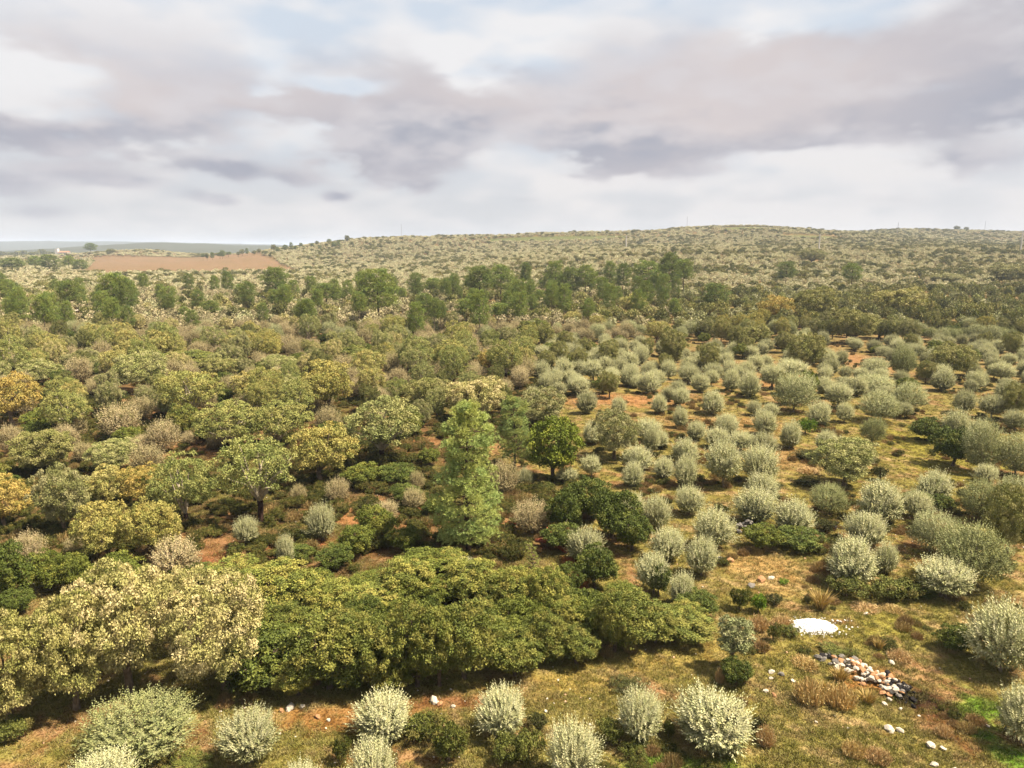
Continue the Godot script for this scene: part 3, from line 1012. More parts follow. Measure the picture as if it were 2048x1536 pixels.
func build_ground():
	var xs := PackedFloat32Array()
	var zs := PackedFloat32Array()
	var t := 0.0
	var half := []
	var st := 0.5
	while t < 13000.0:
		half.append(t)
		if t > 40.0: st = maxf(0.5, (t - 40.0) * 0.032 + 0.5)
		t += st
	for i in range(half.size() - 1, 0, -1):
		xs.append(-half[i])
	for q in half:
		xs.append(q)
	for q in [400.0, 150.0, 60.0, 25.0, 8.0, 0.0, -6.0, -12.0, -17.0]:
		zs.append(q)
	t = 20.0
	st = 0.42
	while t < 13000.0:
		zs.append(-t)
		if t > 60.0: st = maxf(0.42, (t - 60.0) * 0.026 + 0.42)
		t += st
	var nx := xs.size()
	var nz := zs.size()
	var v := PackedVector3Array()
	var c := PackedColorArray()
	var nn := PackedVector3Array()
	var ix := PackedInt32Array()
	for z in zs:
		for x in xs:
			v.append(Vector3(x, hgt(x, z), z))
			c.append(ground_colour(x, z))
	nn.resize(v.size())
	for j in nz:
		for i in nx:
			var k := j * nx + i
			var e := v[k + 1 if i < nx - 1 else k] - v[k - 1 if i > 0 else k]
			var s := v[k + nx if j < nz - 1 else k] - v[k - nx if j > 0 else k]
			nn[k] = e.cross(s).normalized()
			if i < nx - 1 and j < nz - 1:
				for q in [k, k + nx, k + 1, k + 1, k + nx, k + nx + 1]:
					ix.append(q)
	var a := []
	a.resize(Mesh.ARRAY_MAX)
	a[Mesh.ARRAY_VERTEX] = v
	a[Mesh.ARRAY_COLOR] = c
	a[Mesh.ARRAY_NORMAL] = nn
	a[Mesh.ARRAY_INDEX] = ix
	var m := ArrayMesh.new()
	m.add_surface_from_arrays(Mesh.PRIMITIVE_TRIANGLES, a)
	var mat := StandardMaterial3D.new()
	mat.resource_name = "earth_and_grass"
	mat.vertex_color_use_as_albedo = true
	mat.albedo_texture = noise_texture(71, 0.018, Color(0.62, 0.58, 0.5), Color(0.9, 0.88, 0.84), Color.WHITE, 1024, 6)
	mat.uv1_triplanar = true
	mat.uv1_world_triplanar = true
	mat.uv1_scale = Vector3.ONE * 0.31
	mat.roughness = 0.95
	mat.metallic_specular = 0.2
	mat.detail_enabled = true
	mat.detail_blend_mode = BaseMaterial3D.BLEND_MODE_MUL
	mat.detail_albedo = noise_texture(72, 0.03, Color(0.7, 0.66, 0.6), Color(0.92, 0.92, 0.9), Color.WHITE, 512, 4)
	mat.detail_uv_layer = BaseMaterial3D.DETAIL_UV_2
	mat.uv2_triplanar = true
	mat.uv2_world_triplanar = true
	mat.uv2_scale = Vector3.ONE * 0.047
	mat.heightmap_enabled = true
	mat.heightmap_texture = mat.albedo_texture
	mat.heightmap_scale = 8.0
	var g := shape(m, mat, "ground")
	tag(g, "grassy red earth ground with dry patches rising to far hills", "", "", "structure")
	# the pale track that shows between the pines at the left
	var path := [Vector2(-175, -190), Vector2(-145.3, -213), Vector2(-139.8, -230), Vector2(-136, -264), Vector2(-121.6, -297), Vector2(-103, -348), Vector2(-70, -400)]
	var L := Leaves.new()
	TRACK.clear()
	var cur := Curve2D.new()
	for p in path:
		cur.add_point(p)
	var prev := []
	for i in 60:
		var p := cur.sample_baked(cur.get_baked_length() * i / 59.0)
		var p2 := cur.sample_baked(minf(cur.get_baked_length() * i / 59.0 + 1.0, cur.get_baked_length()))
		var s := (p2 - p).orthogonal().normalized() * 2.0 if i < 59 else Vector2(1.8, 0.8)
		TRACK.append(p)
		var row := []
		for q in [p - s, p + s]:
			row.append(Vector3(q.x, hgt(q.x, q.y) + 0.12, q.y))
		if prev:
			L.tri(prev[0], row[0], row[1], Color(1, 1, 1))
			L.tri(prev[0], row[1], prev[1], Color(1, 1, 1))
		prev = row
	var track := shape(L.mesh(), rough_mat("chalky_gravel", 0.62, 0.56, 0.46, 0.4), "dirt_track")
	tag(track, "pale gravel track winding between the pines at the left", "", "", "structure")

# ---------------------------------------------------------------- planting

var KIND := {
	"OL": ["olive_tree", "olive tree", "olive tree", 5, "young olive trees of the grove"], "OM": ["olive_tree", "olive tree", "olive tree", 3, "young olive trees of the grove"], "GB": ["olive_tree", "olive tree", "olive tree", 3, "wild grey olives in the wood"],
	"HO": ["holm_oak", "oak", "oak tree", 3, "oaks of the wood"], "CO": ["cork_oak", "oak", "oak tree", 3, "oaks of the wood"], "CX": ["cork_oak", "oak", "oak tree", 2, "oaks of the wood"], "YO": ["autumn_oak", "oak", "oak tree", 3, "oaks of the wood"], "OG": ["slender_tree", "tree", "tree", 1, ""],
	"DS": ["evergreen_shrub", "evergreen bush", "shrub", 4, "evergreen bushes"], "MS": ["hedge_shrub", "hedge bush", "shrub", 4, "tall bushes of the hedge"], "LS": ["low_shrub", "low bush", "shrub", 3, "low bushes in the open"], "GN": ["low_shrub", "low bush", "shrub", 3, "low bushes in the open"],
	"HE": ["dry_bush", "dry brush", "dry bush", 2, "dry brush in the clearing"], "PI": ["pine_tree", "pine", "pine tree", 2, "pines"], "PB": ["pine_tree", "pine", "pine tree", 1, "pines"], "PF": ["pine_tree", "pine", "pine tree", 4, "pines"],
	"FO": ["olive_tree", "olive tree", "olive tree", 3, "olive trees of the far grove"], "FH": ["holm_oak", "oak", "oak tree", 3, "oaks of the wood"]}

# foliage colours per kind and tint: linear base colour and the word that describes it
var TINT := {
	"OL": [[0.62, 0.58, 0.44, "silvery"], [0.47, 0.44, 0.32, "grey-green"]],
	"OM": [[0.54, 0.51, 0.37, "silver-grey"], [0.38, 0.37, 0.225, "grey-green"]],
	"GB": [[0.60, 0.51, 0.40, "grey-brown"], [0.52, 0.45, 0.33, "dull grey"]],
	"HO": [[0.54, 0.48, 0.31, "cream pale"], [0.41, 0.38, 0.20, "yellow-green"], [0.33, 0.32, 0.165, "olive-green"], [0.35, 0.34, 0.22, "grey-green"], [0.42, 0.42, 0.25, "pale green"], [0.19, 0.195, 0.09, "dark green"]],
	"CO": [[0.32, 0.325, 0.17, "light green"], [0.34, 0.33, 0.17, "yellowish green"], [0.40, 0.365, 0.19, "yellow-green"], [0.345, 0.335, 0.21, "grey-green"]],
	"CX": [[0.32, 0.325, 0.17, "light green"], [0.345, 0.335, 0.21, "grey-green"]],
	"YO": [[0.40, 0.37, 0.185, "yellowing"], [0.45, 0.36, 0.175, "orange-tinged"], [0.44, 0.41, 0.24, "cream yellow"]],
	"OG": [[0.36, 0.345, 0.215, "grey-green"]],
	"DS": [[0.155, 0.16, 0.06, "dark green"], [0.23, 0.215, 0.075, "mid-green"], [0.255, 0.255, 0.06, "bright green"]],
	"MS": [[0.32, 0.305, 0.125, "yellow-green"], [0.225, 0.225, 0.09, "olive green"]],
	"LS": [[0.155, 0.155, 0.06, "dark green"], [0.20, 0.195, 0.085, "grey-green"], [0.10, 0.095, 0.05, "blackish green"]],
	"GN": [[0.20, 0.30, 0.05, "bright green"]],
	"HE": [[0.70, 0.56, 0.44, "pinkish brown"], [0.72, 0.60, 0.41, "straw brown"]],
	"PI": [[0.47, 0.50, 0.27, "bright green"], [0.40, 0.43, 0.24, "green"]], "PB": [[0.46, 0.46, 0.23, "yellow-green"]],
	"PF": [[0.29, 0.33, 0.135, "green"], [0.23, 0.265, 0.115, "dark green"]],
	"FO": [[0.71, 0.65, 0.53, "silvery"], [0.64, 0.55, 0.44, "grey-brown"]],
	"FH": [[0.33, 0.30, 0.16, "olive-green"], [0.22, 0.22, 0.11, "dark green"]]}

var counter := 0

func plant(kind: String, x: float, z: float, w: float, h: float, tint: int, label := "", variant := -1) -> Node3D:
	var k: Array = KIND[kind]
	var use := kind
	if kind == "GN": use = "LS"
	if kind == "PI" and -z > 90.0: use = "PF"
	var t: Array = TINT[use if kind == "PI" else kind][tint % TINT[use if kind == "PI" else kind].size()]
	counter += 1
	if variant < 0:
		variant = counter * 7 + int(absf(x) * 3.0)
		if use == "PI": variant = tint
	var nv: int = KIND[use][3]
	var p: Dictionary = meshes["%s%d" % [use, variant % nv]]
	var o := Node3D.new()
	put(o, k[0])
	o.position = Vector3(x, hgt(x, z) - 0.02, z)
	o.rotation.y = counter * 2.4
	o.scale = Vector3(w, h, w)
	var woody: bool = not k[2].contains("shrub") and kind != "HE"
	shape(p.crown, leafy("%s_%d" % [use if kind != "GN" else "GN", tint], t[0], t[1], t[2]), "crown" if woody else "foliage", o)
	if p.has("trunk"):
		var bark := rough_mat("olive_bark", 0.26, 0.21, 0.15, 3.0)
		if kind in ["CO", "CX"]: bark = rough_mat("cork_bark", 0.50, 0.43, 0.31, 3.0)
		elif kind == "PI" or kind == "PB": bark = rough_mat("pine_bark", 0.10, 0.065, 0.045, 3.0)
		elif kind in ["HO", "YO", "FH"]: bark = rough_mat("oak_bark", 0.20, 0.15, 0.10, 3.0)
		elif not woody: bark = rough_mat("shrub_stem", 0.15, 0.11, 0.08, 3.0)
		shape(p.trunk, bark, ("limbs" if kind in ["CO", "CX"] else "trunk") if woody else "stem", o)
	if p.has("extra"):
		shape(p.extra, rough_mat("stripped_cork_oak", 0.055, 0.03, 0.022, 3.0), "trunk", o)
	var size := "small" if h < 1.9 else "medium-sized" if h < 4.2 else "tall"
	if kind in ["LS", "HE", "GN"]: size = "small" if w < 1.3 else "wide"
	things.append({"node": o, "noun": k[1], "look": size + " " + t[3], "at": o.position, "label": label, "category": k[2], "group": k[4]})
	return o

var GROW := {"OL": [1.15, 1.2], "OM": [1.12, 1.15], "GB": [1.2, 1.12], "HO": [1.15, 1.1], "CO": [1.1, 1.04], "YO": [1.12, 1.08], "DS": [1.3, 1.15], "MS": [1.32, 1.15], "LS": [1.15, 1.1], "PI": [1.1, 1.0], "PF": [1.2, 1.12]}

func plant_table():
	for r in TABLE:
		var g: Array = GROW.get("PF" if r[0] == "PI" and r[2] < -90.0 else r[0], [1.0, 1.0])
		var w: float = r[3] * g[0]
		if r[0] in ["HO", "MS", "DS", "YO"]: w = maxf(w, r[4] * g[1] * 0.66)
		plant(r[0], r[1], r[2], w, r[4] * g[1], r[5], r[6])

# what grows at a place of the wood or the groves beyond the plants listed one by one
func growth(p: Vector2, a: float, r: RandomNumberGenerator) -> Array:
	var q := r.randf()
	if p.y > 860.0 and p.x < 900.0:
		return ["DS", r.randi() % 2] if q < 0.55 else ["GB", r.randi() % 2] if q < 0.85 else ["MS", 1]
	if p.y > 690.0:
		if p.x > 1080.0 - (p.y - 690.0) * 0.2:
			return ["OL", r.randi() % 2] if q < 0.80 else ["DS", 1] if q < 0.9 else ["HO", 2]
		return ["GB", r.randi() % 2] if q < 0.44 else ["CO", r.randi() % 4] if q < 0.54 else ["HO", [2, 3, 4, 5, 0][r.randi() % 5]] if q < 0.76 else ["DS", r.randi() % 2] if q < 0.94 else ["YO", [0, 2, 2, 2][r.randi() % 4]]
	if p.y > 590.0:
		if p.x > 1350.0:
			return ["HO", 1 + r.randi() % 5] if q < 0.42 + a * 0.5 else ["OM", r.randi() % 2] if q < 0.8 else ["DS", r.randi() % 2] if q < 0.95 else ["YO", 0]
		if p.x > 900.0 and p.y < 660.0:
			return ["HO", 1 + r.randi() % 5] if q < 0.28 + a * 0.5 else ["GB", r.randi() % 2] if q < 0.7 else ["MS", 1] if q < 0.84 else ["YO", 2] if q < 0.93 else ["PF", 0]
		return ["GB", r.randi() % 2] if q < 0.60 + a * 0.5 else ["HO", [2, 3, 5, 0][r.randi() % 4]] if q < 0.76 else ["DS", r.randi() % 2] if q < 0.8 else ["OM", 0] if q < 0.95 else ["PF", r.randi() % 2]
	var dark := clampf(0.16 + a * 0.55 + 0.16 * smoothstep(1400.0, 1900.0, p.x), 0.03, 0.7)
	return ["FH", r.randi() % 2] if q < dark else ["FO", 0 if r.randf() < 0.6 else 1]

func plant_woods():
	var r := rnd(77)
	var cells := {}
	for r2 in TABLE:
		for dx in range(-1, 2):
			for dz in range(-1, 2):
				var key := Vector2i(floori(r2[1] / 5.0) + dx, floori(r2[2] / 5.0) + dz)
				if not cells.has(key): cells[key] = []
				cells[key].append([r2[1], r2[2], r2[3]])
	var list := []
	var d := 44.0
	while d < 1900.0:
		var gap := 3.1 if d < 140.0 else 3.7 if d < 400.0 else 4.6 if d < 900.0 else 6.5
		var x := -d * 0.80 - 6.0
		while x < d * 0.80 + 6.0:
			var px := x + r.randf_range(-0.42, 0.42) * gap
			var pz := -d - r.randf_range(-0.42, 0.42) * gap
			var u := r.randf()
			x += gap
			var a := noise_a.get_noise_2d(px * 0.25, pz * 0.25)
			var at := pixel(Vector3(px, hgt(px, pz), pz))
			if at.x < -60 or at.x > 2110 or (d > 480.0 and in_field(px, pz) > 0):
				continue
			var fill := 0.9
			if at.y > 790.0 and at.x > 1080.0: fill = 0.15
			elif at.y > 690.0 and at.x > 1080.0: fill = 0.6           # the listed olives stand alone there
			elif at.y > 860.0: fill = 0.34 if at.x < 850.0 and at.y < 1110.0 else 0.06
			elif at.y > 790.0: fill = 0.62
			elif d < 330.0: fill = 0.76
			if at.x < 560.0 and d > 330.0: fill = 0.7
			if at.x < 300.0 and d > 1000.0 and d < 1180.0: fill = 0.9
			if at.x < 700.0 and d > 1250.0: fill = 0.55
			if at.x < 640.0 and d > 180.0 and d < 420.0:
				var by := 99.0
				for q in TRACK:
					by = minf(by, Vector2(q.x - px, (pz - q.y) * (0.18 if pz > q.y else 1.0)).length())
				if by < 4.0:
					continue
			if u > fill:
				continue
			var free := true
			for q in cells.get(Vector2i(floori(px / 5.0), floori(pz / 5.0)), []):
				if Vector2(px - q[0], pz - q[1]).length() < q[2] * 0.5 + 1.0:
					free = false
					break
			if not free or (px > 35.0 and px < 47.0 and pz > -80.0 and pz < -55.0) or (px > 58.0 and px < 66.0 and pz > -140.0 and pz < -112.0):
				continue
			var g := growth(at, a, r)
			var s := r.randf_range(0.85, 1.35) if d > 100.0 else r.randf_range(0.75, 1.15)
			var k: String = g[0]
			var w: float = {"OL": 3.0, "OM": 3.4, "GB": 3.1, "HO": 3.1, "CO": 4.2, "YO": 3.8, "DS": 2.9, "MS": 3.6, "PF": 4.2, "FO": 3.3, "FH": 4.2}[k] * s
			var h: float = {"OL": 2.7, "OM": 3.2, "GB": 3.3, "HO": 4.0, "CO": 5.2, "YO": 4.6, "DS": 2.1, "MS": 3.2, "PF": 8.0, "FO": 2.9, "FH": 3.4}[k] * s * r.randf_range(0.9, 1.15)
			if d > 900.0:
				w *= 1.35
			list.append([k, px, pz, w, h, g[1], at])
		d += gap
	# the hedge above the track is closed
	for i in 150:
		var hx := r.randf_range(-14.0, 10.5)
		var hz := r.randf_range(-41.0, -28.6)
		var hp := pixel(Vector3(hx, 0, hz))
		var lo := 1410.0 - maxf(0.0, hp.x - 700.0) * 0.155
		if hp.x < 570.0 or hp.x > 1400.0 or hp.y > lo - 18.0 or hp.y < 1175.0 + absf(hp.x - 900.0) * 0.03:
			continue
		var near := 9.0
		for q in list:
			if q[6].y > 1150.0: near = minf(near, Vector2(q[1] - hx, q[2] - hz).length())
		if near < 1.15:
			continue
		list.push_front(["DS" if r.randf() < 0.6 else "MS", hx, hz, r.randf_range(1.9, 2.8), r.randf_range(1.3, 2.1), r.randi() % 2 if r.randf() < 0.5 else 1, hp])
	# the nearest of each kind are objects of their own, the rest of the grove and the wood is one mass each
	var most := {"olive tree": 300, "oak": 300, "evergreen bush": 150, "hedge bush": 60, "pine": 80}
	for t in things:
		if most.has(t.noun):
			most[t.noun] -= 1
	var rest := {}
	for g in list:
		var noun: String = KIND[g[0]][1]
		if most[noun] > 0 and g[6].y > 500.0 and g[6].x > -20 and g[6].x < 2068:
			most[noun] -= 1
			plant(g[0], g[1], g[2], g[3], g[4], g[5])
		else:
			var k: String = g[0]
			if -g[2] > 170.0 or k == "FO" or k == "FH":
				k = "FO" if k in ["OL", "OM", "GB", "FO"] else "PF" if k == "PF" else "FH"
			var key := "%s%d" % [k, int(absf(g[1]) * 10.0) % KIND[k][3]]
			if not rest.has(key):
				rest[key] = []
			rest[key].append([g, k])
	for key in rest:
		var rows: Array = rest[key]
		var k: String = rows[0][1]
		var woods: bool = KIND[k][1] in ["oak", "pine", "evergreen bush", "hedge bush"]
		var name_of: String = "distant_olive_grove" if not woods else "distant_wood"
		var p: Dictionary = meshes[key]
		var mm := MultiMesh.new()
		mm.transform_format = MultiMesh.TRANSFORM_3D
		mm.use_colors = true
		mm.mesh = p.crown
		mm.instance_count = rows.size()
		for i in rows.size():
			var g: Array = rows[i][0]
			var tt: Array = TINT[g[0]][g[5] % TINT[g[0]].size()]
			var j := r.randf_range(0.8, 1.0)
			mm.set_instance_transform(i, Transform3D(Basis(Vector3.UP, r.randf() * TAU).scaled_local(Vector3(g[3], g[4], g[3])), Vector3(g[1], hgt(g[1], g[2]) - 0.05, g[2])))
			mm.set_instance_color(i, Color(tt[0] * j * 1.4, tt[1] * j * 1.4, tt[2] * j * 1.4))
		var o := MultiMeshInstance3D.new()
		o.multimesh = mm
		o.material_override = leafy("grove_mass", 0.714, 0.714, 0.714)
		put(o, name_of)
		tag(o, "mass of far olive trees covering the plain and hill slopes" if not woods else "mass of far oaks, pines and bushes scattered through the groves", "", "", "stuff")

# ---------------------------------------------------------------- things in the clearing and far away

func stone_mesh(sd: int, flat := 0.7) -> ArrayMesh:
	var r := rnd(sd)
	var n := FastNoiseLite.new()
	n.seed = sd
	n.frequency = 1.1
	var rows := [[0.0, 1.0, 1], [0.62, 0.78, 6], [0.98, 0.12, 7], [0.72, -0.7, 6], [0.0, -0.95, 1]]
	var rings := []
	for q in rows:
		var ring := []
		for k in q[2]:
			var a: float = TAU * k / q[2] + r.randf() * 0.5
			var p := Vector3(cos(a) * q[0], q[1] * flat, sin(a) * q[0])
			p *= 1.0 + n.get_noise_3dv(p) * 0.55 + r.randf_range(-0.1, 0.1)
			ring.append(p * Vector3(1.15, 1, 0.85))
		rings.append(ring)
	var L := Leaves.new()
	for i in rings.size() - 1:
		var A: Array = rings[i]
		var B: Array = rings[i + 1]
		var n2 := maxi(A.size(), B.size())
		for k in n2:
			var a0: Vector3 = A[k * A.size() / n2 % A.size()]
			var a1: Vector3 = A[(k + 1) * A.size() / n2 % A.size()]
			var b0: Vector3 = B[k * B.size() / n2 % B.size()]
			var b1: Vector3 = B[(k + 1) * B.size() / n2 % B.size()]
			if a0 != a1: L.tri(a0, b0, a1, Color(1, 1, 1))
			if b0 != b1: L.tri(a1, b0, b1, Color(1, 1, 1))
	return L.mesh()

func stone_at(parent: Node, m: Mesh, mat: Material, p: Vector3, s: float, r: RandomNumberGenerator, called := "stone"):
	var o := shape(m, mat, called, parent)
	o.position = p
	o.rotation = Vector3(r.randf_range(-0.5, 0.5), r.randf() * TAU, r.randf_range(-0.5, 0.5))
	o.scale = Vector3.ONE * s * 0.5
	return o

func build_clearing():
	var r := rnd(88)
	var st := []
	for i in 6:
		st.append(stone_mesh(600 + i, [0.7, 0.55, 0.8, 0.6, 0.45, 0.7][i]))
	var pale := rough_mat("pale_limestone", 0.58, 0.52, 0.42, 3.0)
	var warm := rough_mat("rust_stained_stone", 0.40, 0.22, 0.11, 3.0)
	var grey := rough_mat("grey_stone", 0.20, 0.185, 0.165, 3.0)
	var sooty := rough_mat("sooty_stone", 0.02, 0.018, 0.018, 3.0)
	var white := rough_mat("white_marble_chips", 0.82, 0.81, 0.80, 3.0, 0.15)
	# stone pile with its burnt end
	var pile := Node3D.new()
	put(pile, "stone_pile")
	pile.position = Vector3(17.0, 0, -30.4)
	tag(pile, "heap of pale rust stained stones with a burnt black end", "stone pile")
	for i in 130:
		var t := r.randf()
		var c := Vector3(lerpf(-0.75, 0.75, t), 0, lerpf(-1.0, 1.3, t))
		var off := Vector3(r.randfn(0, 0.36), 0, r.randfn(0, 0.42))
		var p := c + off
		p.y = maxf(0.0, 0.30 - off.length() * 0.35) + r.randf_range(0.0, 0.08)
		var m := pale if r.randf() < 0.68 else warm
		if t > 0.80 and off.x > -0.1: m = sooty if r.randf() < 0.75 else grey
		stone_at(pile, st[i % 6], m, p, r.randf_range(0.14, 0.38), r)
	for i in 26:
		var p := Vector3(-0.95 + r.randfn(0, 0.42), 0.06, -1.5 + r.randfn(0, 0.4))
		stone_at(pile, st[i % 6], grey if i % 4 else sooty, p, r.randf_range(0.18, 0.48), r)
	for i in 40:   # charred sticks and cinders
		var p := Vector3(0.75 + r.randfn(0, 0.25), 0.04, 1.45 + r.randfn(0, 0.3))
		stone_at(pile, st[i % 6], sooty, p, r.randf_range(0.05, 0.15), r, "cinder")
	# heap of white stone chips
	var heap := Node3D.new()
	put(heap, "white_gravel_heap")
	heap.position = Vector3(16.2, 0, -35.0)
	tag(heap, "flat heap of bright white stone chips on the grass", "gravel heap")
	var L := Leaves.new()
	var N := 22
	for i in N:
		for j in N:
			var q := []
			for k in [[i, j], [i + 1, j], [i + 1, j + 1], [i, j + 1]]:
				var u: float = k[0] * 2.0 / N - 1.0
				var w: float = k[1] * 2.0 / N - 1.0
				var rr := sqrt(u * u + w * w) * (1.0 + 0.35 * noise_b.get_noise_2d(u * 4.0, w * 4.0))
				q.append(Vector3(u * 1.25 + w * w * 0.15, maxf(-0.03, 0.24 * (1.0 - rr * rr * 1.25)) + noise_c.get_noise_2d(u * 5.0, w * 5.0) * 0.05 - 0.02, w * 0.85))
			L.tri(q[0], q[1], q[2], Color(1, 1, 1))
			L.tri(q[0], q[2], q[3], Color(1, 1, 1))
	shape(L.mesh(), white, "mound", heap)
	var chips := MultiMesh.new()
	chips.transform_format = MultiMesh.TRANSFORM_3D
	chips.mesh = st[2]
	chips.instance_count = 900
	for i in 900:
		var an := r.randf() * TAU
		var rr := sqrt(r.randf()) * (1.0 if i < 780 else 1.35)
		var p := Vector3(cos(an) * rr * 1.2, maxf(0.0, 0.24 * (1.0 - rr * rr * 1.2)), sin(an) * rr * 0.85)
		if i > 860: p.x += 0.9
		chips.set_instance_transform(i, Transform3D(Basis.from_euler(Vector3(r.randf() * 3, r.randf() * 6, 0)).scaled(Vector3.ONE * r.randf_range(0.02, 0.06)), p))
	var co := MultiMeshInstance3D.new()
	co.multimesh = chips
	co.material_override = white
	put(co, "stone_chips", heap)
	co.set_meta("kind", "stuff")
	# clump of tall dry grass
	grass_clump(Vector3(17.35, 0, -36.9), 0.55, 1.35, 260, "tall straw coloured grass clump behind the white gravel heap", r)
	grass_clump(Vector3(18.6, 0, -32.9), 0.35, 0.6, 120, "short straw tussock between the gravel heap and stone pile", r)
	grass_clump(Vector3(15.4, 0, -30.2), 0.5, 0.8, 160, "straw tussock beside the left of the stone pile", r)
	grass_clump(Vector3(15.9, 0, -28.6), 0.6, 0.6, 160, "spreading straw tussock in front of the stone pile", r)
	grass_clump(Vector3(14.3, 0, -29.3), 0.55, 0.6, 140, "left straw tussock of those in front of the stone pile", r)
	# fallen red trunk and its broken end
	var bark := rough_mat("red_stripped_trunk", 0.30, 0.09, 0.05, 2.0, 0.5, 3.0)
	var log := Node3D.new()
	put(log, "fallen_tree")
	log.position = Vector3(2.5, 0, -45.4)
	tag(log, "fallen rust red tree trunk lying under dark bushes", "fallen trunk")
	var T := Leaves.new()
	limb(T, [Vector3(-0.9, 0.35, -0.2), Vector3(-0.3, 0.45, 0.0), Vector3(0.3, 0.5, 0.35), Vector3(1.1, 0.3, 1.3)], [0.12, 0.19, 0.22, 0.2], Color(1, 1, 1), 9)
	shape(T.mesh(), bark, "trunk", log)
	T = Leaves.new()
	limb(T, [Vector3(0.25, 0.5, 0.3), Vector3(0.1, 0.9, -0.3), Vector3(-0.1, 1.0, -0.9)], [0.16, 0.12, 0.05], Color(1, 1, 1), 7)
	shape(T.mesh(), bark, "branch", log)
	T = Leaves.new()
	limb(T, [Vector3(0.4, 0.5, 0.2), Vector3(0.9, 1.0, -0.3), Vector3(1.3, 1.7, -0.7)], [0.05, 0.04, 0.015], Color(1, 1, 1), 5)
	shape(T.mesh(), rough_mat("olive_bark", 0.26, 0.21, 0.15, 3.0), "branch", log)
	var log2 := Node3D.new()
	put(log2, "fallen_branch")
	log2.position = Vector3(0.3, 0, -48.6)
	tag(log2, "thin rust red fallen branch right of the tall pine", "fallen branch")
	T = Leaves.new()
	limb(T, [Vector3(-0.8, 0.3, -0.4), Vector3(0.1, 0.35, 0.2), Vector3(1.0, 0.3, 0.3)], [0.06, 0.11, 0.1], Color(1, 1, 1), 7)
	shape(T.mesh(), bark, "trunk", log2)
	T = Leaves.new()
	limb(T, [Vector3(0.1, 0.35, 0.2), Vector3(-0.5, 0.4, 1.2), Vector3(-1.1, 0.2, 2.2)], [0.045, 0.03, 0.01], Color(1, 1, 1), 5)
	shape(T.mesh(), bark, "branch", log2)
	# dry stone heaps between the olives
	for h in [[17.0, -48.2, 26, grey, "grey brown stone heap behind the plumed olives"], [22.6, -49.0, 16, sooty, "dark burnt heap with two white stones among the olives"]]:
		var o := Node3D.new()
		put(o, "stone_heap")
		o.position = Vector3(h[0], 0, h[1])
		tag(o, h[4], "stone heap")
		for i in h[2]:
			var off := Vector3(r.randfn(0, 0.5), 0, r.randfn(0, 0.5))
			off.y = maxf(0.05, 0.9 - off.length() * 0.8) * r.randf_range(0.6, 1.0) if h[3] == grey else 0.12
			stone_at(o, st[i % 6], h[3] if i > 1 else pale, off, r.randf_range(0.2, 0.5), r)
	# rocks scattered in the open
	var spots := [[-9.8, -28.1, 0.42, 0], [-9.3, -28.2, 0.3, 0], [-10.1, -27.9, 0.25, 1], [-8.4, -27.5, 0.3, 1], [-7.9, -27.3, 0.2, 0], [-6.2, -28.0, 0.25, 0], [-3.5, -28.6, 0.45, 0], [-3.2, -28.4, 0.35, 1], [-2.6, -28.2, 0.22, 0],
		[0.4, -28.0, 0.25, 1], [1.5, -27.9, 0.2, 0], [5.3, -27.6, 0.28, 0], [5.9, -27.8, 0.2, 0], [12.4, -30.8, 0.35, 0], [12.8, -30.6, 0.28, 2], [12.2, -30.3, 0.22, 0], [13.2, -30.1, 0.25, 0], [11.6, -29.3, 0.3, 0], [11.9, -29.0, 0.25, 1],
		[15.9, -26.7, 0.45, 0], [16.3, -26.6, 0.3, 0], [17.1, -25.7, 0.42, 0], [17.5, -25.5, 0.3, 0], [16.6, -24.6, 0.3, 0], [17.2, -24.3, 0.26, 0], [13.2, -24.1, 0.4, 0], [13.5, -24.3, 0.2, 0], [19.6, -36.3, 0.3, 0], [14.4, -39.6, 0.55, 2], [15.2, -40.3, 0.6, 1], [15.9, -40.6, 0.4, 0], [13.5, -43.2, 0.7, 2], [14.1, -43.0, 0.5, 1], [18.6, -31.6, 0.3, 0], [20.9, -26.6, 0.35, 2], [20.2, -26.9, 0.2, 0]]
	for i in spots.size():
		var s: Array = spots[i]
		var o = stone_at(self, st[i % 6], [pale, warm, grey][s[3]], Vector3(s[0], s[2] * 0.12, s[1]), s[2], r, "rock")
		things.append({"node": o, "noun": "rock", "look": ("small " if s[2] < 0.3 else "larger ") + ["pale", "rusty", "grey"][s[3]], "at": o.position, "label": "", "category": "rock", "group": "loose rocks in the open"})

func grass_clump(at: Vector3, rad: float, tall: float, n: int, label: String, r: RandomNumberGenerator):
	var L := Leaves.new()
	for i in n:
		var a := r.randf() * TAU
		var q := sqrt(r.randf())
		var o := Vector3(cos(a), 0, sin(a))
		var p := o * q * rad * 0.4
		var l := tall * r.randf_range(0.55, 1.0)
		var d1 := (Vector3.UP + o * q * 0.45).normalized()
		var d2 := (Vector3.UP + o * (0.2 + q * 0.95)).normalized()
		var m := p + d1 * l * 0.55
		var e := m + d2 * l * 0.5
		var s := d1.cross(unit(r)).normalized() * 0.016
		var col := vary(r, Color(1, 0.86, 0.56) if r.randf() < 0.8 else Color(0.62, 0.62, 0.28), 0.3)
		L.tri(p - s, m - s, m + s, col)
		L.tri(p - s, m + s, p + s, col)
		L.tri(m - s, e, m + s, col)
	var o2 := shape(L.mesh(), leafy("dry_grass", 0.46, 0.36, 0.21), "dry_grass_clump")
	o2.position = at
	tag(o2, label, "grass clump", "dry grass clumps in the clearing")

func box_shape(sx: float, sy: float, sz: float, at: Vector3, mat: Material, called: String, parent: Node) -> MeshInstance3D:
	var b := BoxMesh.new()
	b.size = Vector3(sx, sy, sz)
	var o := shape(b, mat, called, parent)
	o.position = at
	return o

